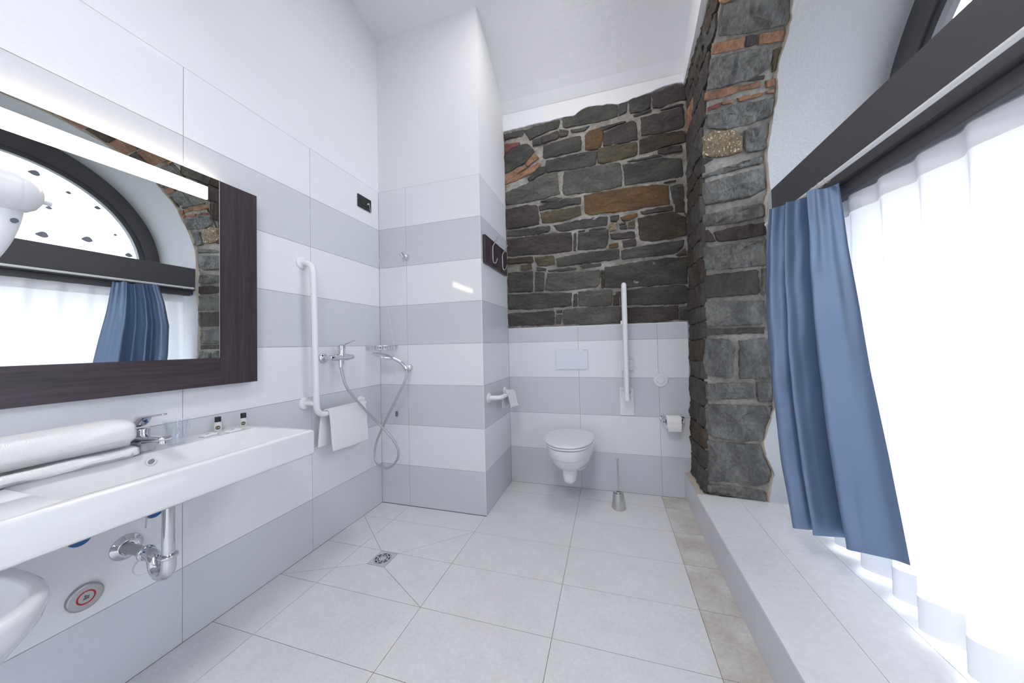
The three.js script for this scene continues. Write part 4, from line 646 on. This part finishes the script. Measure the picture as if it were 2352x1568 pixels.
{ // corner basket
  const t = thing('corner_basket', 'small chrome wire corner basket for soap', 'basket'), R = 0.15, y0 = 1.172, y1 = 1.196, arc = (r, y, n = 16) => Array.from({ length: n + 1 }, (_, i) => { const a = Math.PI / 2 * i / n; return [0.006 + r * Math.pow(Math.cos(a), 0.75), y, 0.006 + r * Math.pow(Math.sin(a), 0.75)]; });
  part(t, 'upper_rim', [tube(arc(R, y1), 0.005, 40, 8), tube([[0.006, y1, 0.006], [R, y1, 0.006]], 0.005, 4, 8), tube([[0.006, y1, 0.006], [0.006, y1, R]], 0.005, 4, 8)], M.chrome);
  part(t, 'lower_rim', [tube(arc(R - 0.004, y0), 0.0025, 40, 8), tube([[0.006, y0, 0.006], [R, y0, 0.006]], 0.0025, 4, 8), tube([[0.006, y0, 0.006], [0.006, y0, R]], 0.0025, 4, 8)], M.chrome);
  for (const p of arc(R - 0.002, y0, 11)) part(t, 'wire', tube([[p[0], y0, p[2]], [p[0], y1, p[2]]], 0.0016, 2, 6), M.chrome);
  for (let i = 1; i < 9; i++) { const z = 0.006 + i * 0.0155, m = 0.006 + R * Math.pow(Math.max(0, 1 - Math.pow((z - 0.006) / R, 2.67)), 0.375) - 0.004; part(t, 'floor_wire', tube([[0.006, y0, z], [m, y0, z]], 0.0014, 2, 6), M.chrome); }
}
{ // floor drain
  const t = thing('floor_drain', 'square steel shower drain set in the floor tiles', 'drain'), x = 0.4485, z = 0.5555;
  part(t, 'plate', rbx(x - 0.0555, x + 0.0555, -0.008, 0.0012, z - 0.0575, z + 0.0575, 0.001, 1), std({ color: L(0.72, 0.73, 0.74), metalness: 0.6, roughness: 0.4 }));
  part(t, 'rim', new THREE.TorusGeometry(0.046, 0.0012, 8, 48).rotateX(Math.PI / 2).translate(x, 0.0012, z), M.satin);
  for (const [r0, r1, n, o] of [[0.0325, 0.041, 8, 0], [0.021, 0.0275, 8, 0.2]]) for (let i = 0; i < n; i++) { const a = i / n * 2 * Math.PI + o; part(t, 'slot', new THREE.RingGeometry(r0, r1, 8, 1, a, 2 * Math.PI / n * 0.72).rotateX(-Math.PI / 2).translate(x, 0.0017, z), M.black); }
}

// ------------------------------------------------------------------ return wall and toilet wall
{
  const t = thing('coat_rack', 'dark wood board with two chrome coat hooks', 'coat rack'), X = XO + 0.0005;
  part(t, 'board', rbx(X, X + 0.022, 1.775, 1.977, -0.535, -0.032, 0.0015, 1), M.wenge);
  for (const z of [-0.17, -0.40]) part(t, 'hook', [bentTube([[X + 0.07, 1.995, z], [X + 0.026, 1.925, z], [X + 0.026, 1.825, z], [X + 0.03, 1.80, z], [X + 0.05, 1.798, z], [X + 0.062, 1.83, z]], 0.0045, 0.010, 12), ball([X + 0.062, 1.83, z], 0.0046), ball([X + 0.07, 1.995, z], 0.0046)], M.satin, 'satin chrome hook');
}
{
  const t = thing('short_grab_bar', 'short white grab bar on the tiled return wall', 'grab bar'), X = XO;
  part(t, 'rail', bentTube([[X, 0.802, -0.085], [X + 0.085, 0.802, -0.095], [X + 0.085, 0.797, -0.44], [X, 0.797, -0.45]], 0.0165, 0.055, 20), M.enamel);
  flange(t, [X, 0.802, -0.085], QX); flange(t, [X, 0.797, -0.45], QX);
}
{
  const t = thing('small_towel', 'small white cloth hung over the short grab bar', 'towel'), X = XO + 0.085;
  const prof = [[-0.026, 0.70], [-0.024, 0.76], [-0.0195, 0.80], [-0.010, 0.8165], [0, 0.8205], [0.010, 0.8165], [0.0195, 0.80], [0.028, 0.76], [0.042, 0.712]], cv = new THREE.SplineCurve(prof.map((p) => new THREE.Vector2(...p)));
  part(t, 'cloth', thick(grid(20, 40, (u, v) => { const p = cv.getPoint(v); const z = -0.40 + u * (0.17 + 0.03 * Math.abs(v - 0.45)); return [X + p.x + 0.004 * Math.sin(u * 12 + v * 2) * Math.abs(v - 0.45) * 2, p.y - (v > 0.8 ? 0.02 * (1 - u) * (v - 0.8) * 5 : 0), z, z, v * 0.25]; }), 0.004), M.terry);
}
{ // wall-hung toilet, centred on x = 1.40
  const t = thing('wall_toilet', 'white wall-hung toilet with closed lid', 'toilet'), cx = 1.398;
  const egg = (hw, zf, y, zb = ZB, sq = 0.78) => { const o = [], zm = zb + (zf - zb) * 0.42; for (let i = 0; i < 64; i++) { const a = i / 64 * 2 * Math.PI, c = Math.cos(a), s = Math.sin(a); if (s >= 0) o.push(V(cx + hw * Math.sign(c) * Math.pow(Math.abs(c), 0.9), y, zm + (zf - zm) * Math.pow(s, 0.95))); else o.push(V(cx + hw * (0.62 + 0.38 * (1 - Math.pow(-s, 3))) * Math.sign(c) * Math.pow(Math.abs(c), sq), y, zm + (zm - zb) * -Math.pow(-s, 0.6))); } return o; };
  part(t, 'bowl', loft([egg(0.05, -0.28, 0.268), egg(0.095, -0.215, 0.275), egg(0.13, -0.17, 0.297), egg(0.148, -0.145, 0.33), egg(0.160, -0.120, 0.365), egg(0.163, -0.112, 0.378), egg(0.168, -0.099, 0.382), egg(0.173, -0.088, 0.42), egg(0.175, -0.084, 0.447), egg(0.171, -0.089, 0.452)]), M.ceramic);
  const foot = []; for (let i = 0; i <= 10; i++) { const u = i / 10, y = 0.17 + 0.2 * u, zf = -0.225 + 0.01 * u - 0.02 * Math.pow(1 - u, 8), hw = 0.057 - 0.012 * Math.pow(1 - u, 8); const l = []; for (let j = 0; j < 36; j++) { const a = j / 36 * 2 * Math.PI, c = Math.cos(a), s = Math.sin(a), e = 0.6; l.push(V(cx + hw * Math.sign(c) * Math.pow(Math.abs(c), e), y + (s < 0 ? 0.10 * Math.pow(-s, 1) * (1 - u) * 0.5 : 0), (zf - 0.17) + 0.17 * Math.sign(s) * Math.pow(Math.abs(s), e))); } foot.push(l); }
  part(t, 'trap', loft(foot), M.ceramic);
  part(t, 'outlet_shroud', loft([0.2, 0.235, 0.30, 0.36].map((y, k) => egg([0.095, 0.115, 0.135, 0.15][k], [-0.40, -0.33, -0.26, -0.20][k], y))), M.ceramic);
  part(t, 'seat', loft([egg(0.174, -0.083, 0.456, ZB + 0.06), egg(0.178, -0.078, 0.460, ZB + 0.06), egg(0.178, -0.078, 0.468, ZB + 0.06), egg(0.175, -0.081, 0.472, ZB + 0.06)]), M.plastic);
  part(t, 'lid', loft([egg(0.173, -0.083, 0.473, ZB + 0.06), egg(0.178, -0.078, 0.476, ZB + 0.06), egg(0.179, -0.077, 0.484, ZB + 0.06), egg(0.174, -0.083, 0.491, ZB + 0.062), egg(0.15, -0.11, 0.496, ZB + 0.07), egg(0.08, -0.2, 0.499, ZB + 0.12)]), M.plastic);
  for (const dx of [-0.075, 0.075]) part(t, 'hinge', new THREE.CylinderGeometry(0.012, 0.012, 0.05, 18).rotateZ(Math.PI / 2).translate(cx + dx, 0.478, ZB + 0.05), M.plastic);
}
{
  const t = thing('flush_plate', 'pale grey-blue flush plate on the white tiles', 'flush plate');
  part(t, 'plate', rbx(1.272, 1.531, 0.968, 1.130, ZB + 0.0005, ZB + 0.012, 0.003), phy({ color: L(0.72, 0.76, 0.83), roughness: 0.15 }));
  part(t, 'mark', bx(1.497, 1.524, 1.122, 1.1245, ZB + 0.0118, ZB + 0.0124), M.darkGrey);
}
{
  const t = thing('folding_grab_bar', 'white fold-up grab bar raised upright beside the toilet', 'grab bar'), X = 1.823;
  const pl = part(t, 'wall_plate', rbx(1.770, 1.876, 0.606, 0.822, ZB + 0.0005, ZB + 0.009, 0.003), M.enamel);
  for (const [dx, dy] of [[-0.036, 0.09], [0.036, 0.09], [-0.036, -0.09], [0.036, -0.09]]) part(pl, 'screw_cap', new THREE.CylinderGeometry(0.010, 0.010, 0.004, 20).rotateX(Math.PI / 2).translate(1.823 + dx, 0.714 + dy, ZB + 0.0105), M.plastic);
  part(t, 'hinge', [rbx(X - 0.03, X - 0.022, 0.745, 0.80, ZB + 0.008, ZB + 0.11, 0.003), rbx(X + 0.022, X + 0.03, 0.745, 0.80, ZB + 0.008, ZB + 0.11, 0.003), new THREE.CylinderGeometry(0.007, 0.007, 0.064, 14).rotateZ(Math.PI / 2).translate(X, 0.775, ZB + 0.09)], M.enamel);
  part(t, 'rail', bentTube([[X - 0.002, 0.745, ZB + 0.115], [X, 1.62, ZB + 0.135], [X, 1.62, ZB + 0.045], [X - 0.002, 0.80, ZB + 0.04]], 0.0185, 0.04, 20), M.enamel);
  part(t, 'end_ring', new THREE.CylinderGeometry(0.0215, 0.0215, 0.05, 26).translate(X - 0.002, 0.765, ZB + 0.1155), M.enamel);
  part(t, 'rest_block', [rbx(1.788, 1.79 + 0.088, 0.955, 1.045, ZB + 0.0005, ZB + 0.02, 0.006), rbx(1.80, 1.866, 0.985, 1.012, ZB + 0.018, ZB + 0.03, 0.004)], M.plastic, 'white wall rest behind the rail');
  part(t, 'stop_tab', rbx(X - 0.032, X - 0.012, 1.315, 1.345, ZB + 0.10, ZB + 0.125, 0.003), M.plastic);
}
{
  const t = thing('flush_button', 'round white push button on the back wall tiles', 'button'), p = onZ(ZB + 0.01, 1518, 873);
  part(t, 'plate', lathe([[0.052, 0], [0.052, 0.004], [0.049, 0.008], [0.0285, 0.0085], [0.0285, 0.0065], [0.0001, 0.0065]], 48).applyQuaternion(QZ).translate(p.x, p.y, ZB), M.plastic);
  part(t, 'push_cap', lathe([[0.0265, 0.006], [0.0265, 0.011], [0.025, 0.0125], [0.0001, 0.013]], 40).applyQuaternion(QZ).translate(p.x, p.y, ZB), M.plastic);
}
{
  const t = thing('paper_holder', 'chrome toilet paper holder on the back wall', 'paper holder');
  for (const x of [2.068, 2.212]) part(t, 'wall_bracket', [rbx(x - 0.014, x + 0.014, 0.582, 0.612, ZB + 0.0005, ZB + 0.012, 0.003), rbx(x - 0.004, x + 0.004, 0.57, 0.606, ZB + 0.01, ZB + 0.068, 0.002)], M.chrome);
  part(t, 'spindle', tube([[2.066, 0.578, ZB + 0.06], [2.214, 0.578, ZB + 0.06]], 0.0045, 4, 12), M.chrome);
  const r = thing('toilet_paper', 'white toilet paper roll on the chrome holder', 'paper roll');
  part(r, 'roll', lathe([[0.02, -0.048], [0.050, -0.048], [0.052, -0.046], [0.052, 0.046], [0.050, 0.048], [0.02, 0.048]], 40).rotateZ(Math.PI / 2).translate(2.142, 0.577, ZB + 0.06), M.paper);
  part(r, 'loose_sheet', thick(grid(6, 10, (u, v) => [2.097 + u * 0.09, 0.577 - v * 0.055, ZB + 0.1125 + 0.002 * Math.sin(v * 4)]), 0.001), M.paper);
}
{
  const t = thing('toilet_brush', 'steel toilet brush in a tapered holder on the floor', 'toilet brush'), x = 1.735, z = -0.335;
  part(t, 'holder', lathe([[0.0001, 0.0005], [0.047, 0.0005], [0.049, 0.003], [0.0485, 0.01], [0.036, 0.105], [0.034, 0.108], [0.032, 0.106], [0.030, 0.08], [0.0001, 0.08]], 48).translate(x, 0, z), M.steel);
  part(t, 'handle', [new THREE.CylinderGeometry(0.0055, 0.0055, 0.26, 18).translate(x, 0.215, z), lathe([[0.0001, 0], [0.010, 0], [0.011, 0.003], [0.0095, 0.008], [0.0001, 0.009]], 20).translate(x, 0.343, z), lathe([[0.012, 0], [0.018, 0.003], [0.014, 0.009], [0.0055, 0.012]], 24).translate(x, 0.1, z)], M.steel);
}

// ------------------------------------------------------------------ curtains
{
  const t = thing('curtain_rod', 'thin white curtain rod in front of the dark transom', 'curtain rod'), y = 1.858, x = 2.622;
  part(t, 'rod', tube([[x, y, -0.125], [x, y, 2.0]], 0.0095, 4, 18), M.enamel);
  part(t, 'finial', lathe([[0.0001, 0], [0.008, 0.003], [0.013, 0.014], [0.0095, 0.028], [0.0095, 0.036]], 22).applyQuaternion(QZ).translate(x, y, -0.155), M.enamel);
  for (const z of [-0.09, 1.9]) part(t, 'bracket', rbx(x - 0.004, 2.672, y - 0.006, y + 0.006, z - 0.006, z + 0.006, 0.002, 1), M.enamel);
  for (const z of [0.315, 0.362, 0.408]) part(t, 'ring', new THREE.TorusGeometry(0.012, 0.0012, 8, 22).translate(x, y - 0.002, z), M.gold);
}
{
  const t = thing('blue_curtain', 'gathered blue satin curtain beside the stone pier', 'curtain');
  const lerpT = (T, q) => { if (q >= T[0][0]) return T[0][1]; for (let i = 1; i < T.length; i++) if (q >= T[i][0]) { const t = (q - T[i][0]) / (T[i - 1][0] - T[i][0]); return T[i][1] + t * (T[i - 1][1] - T[i][1]); } return T.at(-1)[1]; };
  const zl = [[1.855, 0.185], [1.67, 0.137], [1.45, 0.103], [1.176, 0.110], [0.91, 0.135], [0.575, 0.19], [0.30, 0.275]], zr = [[1.84, 0.415], [1.56, 0.45], [1.305, 0.495], [1.05, 0.535], [0.75, 0.60], [0.40, 0.667]];
  const FK = [[0, 0], [0.10, 0.026], [0.20, 0.004], [0.27, -0.034], [0.31, -0.01], [0.36, 0.036], [0.43, 0.008], [0.54, -0.052], [0.62, -0.02], [0.70, 0.05], [0.80, 0.032], [0.92, 0.004], [1, 0]];
  const fold = (u) => { let i = 1; while (i < FK.length - 1 && u > FK[i][0]) i++; const p = (k) => FK[Math.max(0, Math.min(FK.length - 1, k))], [a, b, c, d] = [p(i - 2), p(i - 1), p(i), p(i + 1)], t = (u - b[0]) / (c[0] - b[0]), h = c[0] - b[0], m0 = c[0] > a[0] ? (c[1] - a[1]) / (c[0] - a[0]) * h : 0, m1 = d[0] > b[0] ? (d[1] - b[1]) / (d[0] - b[0]) * h : 0; return (2 * t ** 3 - 3 * t * t + 1) * b[1] + (t ** 3 - 2 * t * t + t) * m0 + (3 * t * t - 2 * t ** 3) * c[1] + (t ** 3 - t * t) * m1; };
  const surf = (u, v) => {
    const e = sm(clamp01(v * 1.25)), yt = 1.838 - 0.010 * Math.abs(Math.sin(u * Math.PI * 4)), yb = 0.305 + 0.10 * u, y = yt + (yb - yt) * v;
    const a = lerpT(zl, y), b = lerpT(zr, y); let x = 2.505 + u * 0.155, z = a + (b - a) * (u * (1 - 0.18 * e) + 0.18 * e * u * u);
    const f = fold(u) * (0.8 + 0.55 * e) + 0.004 * Math.sin(2 * Math.PI * 9 * u) * (1 - e);
    const wr = (0.0035 * noise3(u * 7, v * 9, 3) + 0.002 * noise3(u * 16 + v * 8, v * 5, 8)) * Math.min(1, (1 - u) * 6 + 0.15);
    x += -0.93 * (f + wr); z += 0.37 * (f + wr); return [x, y, z, u * 0.8, v * 1.5];
  };
  part(t, 'cloth', grid(150, 110, surf), M.blue);
}
{
  const t = thing('sheer_curtain', 'white sheer pleated curtain across the window', 'curtain');
  const z0 = -0.12, z1 = 1.95, PER = 0.1575;
  const sx = (z, y) => { const d = clamp01((1.72 - y) / 1.2), ph = 2 * Math.PI * (z - 0.712) / PER, j = 0.25 * Math.sin(z * 9.1) ; const w = Math.cos(ph + 0.42 * Math.sin(ph) + j * (0.3 + 0.4 * d)); const k = sm(clamp01((z - 0.6) / 0.12)); return 2.728 - 0.034 * k * d - (0.010 + 0.036 * Math.pow(d, 0.6)) * w + 0.004 * Math.sin(ph * 2 + 1) * (1 - d) + 0.006 * noise3(z * 3, y * 1.2, 4); };
  const zz = (z, y) => { const d = clamp01((1.72 - y) / 1.2), ph = 2 * Math.PI * (z - 0.712) / PER; return z + 0.018 * Math.sin(ph) * d; };
  const rows = [1.784, 1.74, 1.70, 1.66, 1.6, 1.5, 1.4, 1.25, 1.1, 0.9, 0.7, 0.5, 0.35, 0.28, 0.228];
  part(t, 'cloth', grid(260, rows.length - 1, (u, v) => { const y = rows[Math.round(v * (rows.length - 1))], z = z0 + u * (z1 - z0); return [sx(z, y), y, zz(z, y), z, y]; }), M.sheer);
  part(t, 'header_band', grid(260, 3, (u, v) => { const y = 1.786 - 0.072 * v, z = z0 + u * (z1 - z0); return [sx(z, y) - 0.003, y, zz(z, y), z, y]; }), M.sheerBand, 'stiff pleated heading band');
  part(t, 'hem_band', grid(260, 3, (u, v) => { const y = 0.335 - 0.107 * v, z = z0 + u * (z1 - z0); return [sx(z, y) - 0.002, y, zz(z, y), z, y]; }), M.sheerBand, 'doubled hem band');
}
{ // small dark leaves lying against the arched pane outside
  const spots = [[78, 398, 1.0], [157, 443, 0.55], [112, 478, 0.6], [224, 478, 0.7], [96, 540, 1.1], [200, 551, 1.1], [265, 540, 0.45], [296, 587, 0.9]];
  const n = V(Math.cos(MIRROR_TILT), 0, Math.sin(MIRROR_TILT)), m0 = V(0.0435, 0, 1.096), XL = XWIN + 0.05;
  spots.forEach(([u, v, s], i) => { const d = ray(u, v), h = C0.clone().addScaledVector(d, n.dot(m0.clone().sub(C0)) / n.dot(d)); d.addScaledVector(n, -2 * d.dot(n)); const p = h.addScaledVector(d, (XL - h.x) / d.x);
    const t = thing('fallen_leaf', 'small dark leaf stuck on the arched window pane', 'leaf', 'leaves on the arched pane');
    part(t, 'blade', thick(grid(8, 6, (a, b) => { const w = Math.sin(Math.PI * (0.05 + 0.9 * Math.pow(a, 0.7 + 0.12 * (i % 4)))); return [XL + 0.004 * Math.sin(a * 5) * Math.sin(b * 3), p.y + (b - 0.35) * 0.05 * s * w, p.z + (a - 0.5) * 0.065 * s]; }), 0.0012), M.leaf); });
}

scene.traverse((o) => { if (o.isMesh) { o.castShadow = true; o.receiveShadow = true; } });
renderer.render(scene, camera);
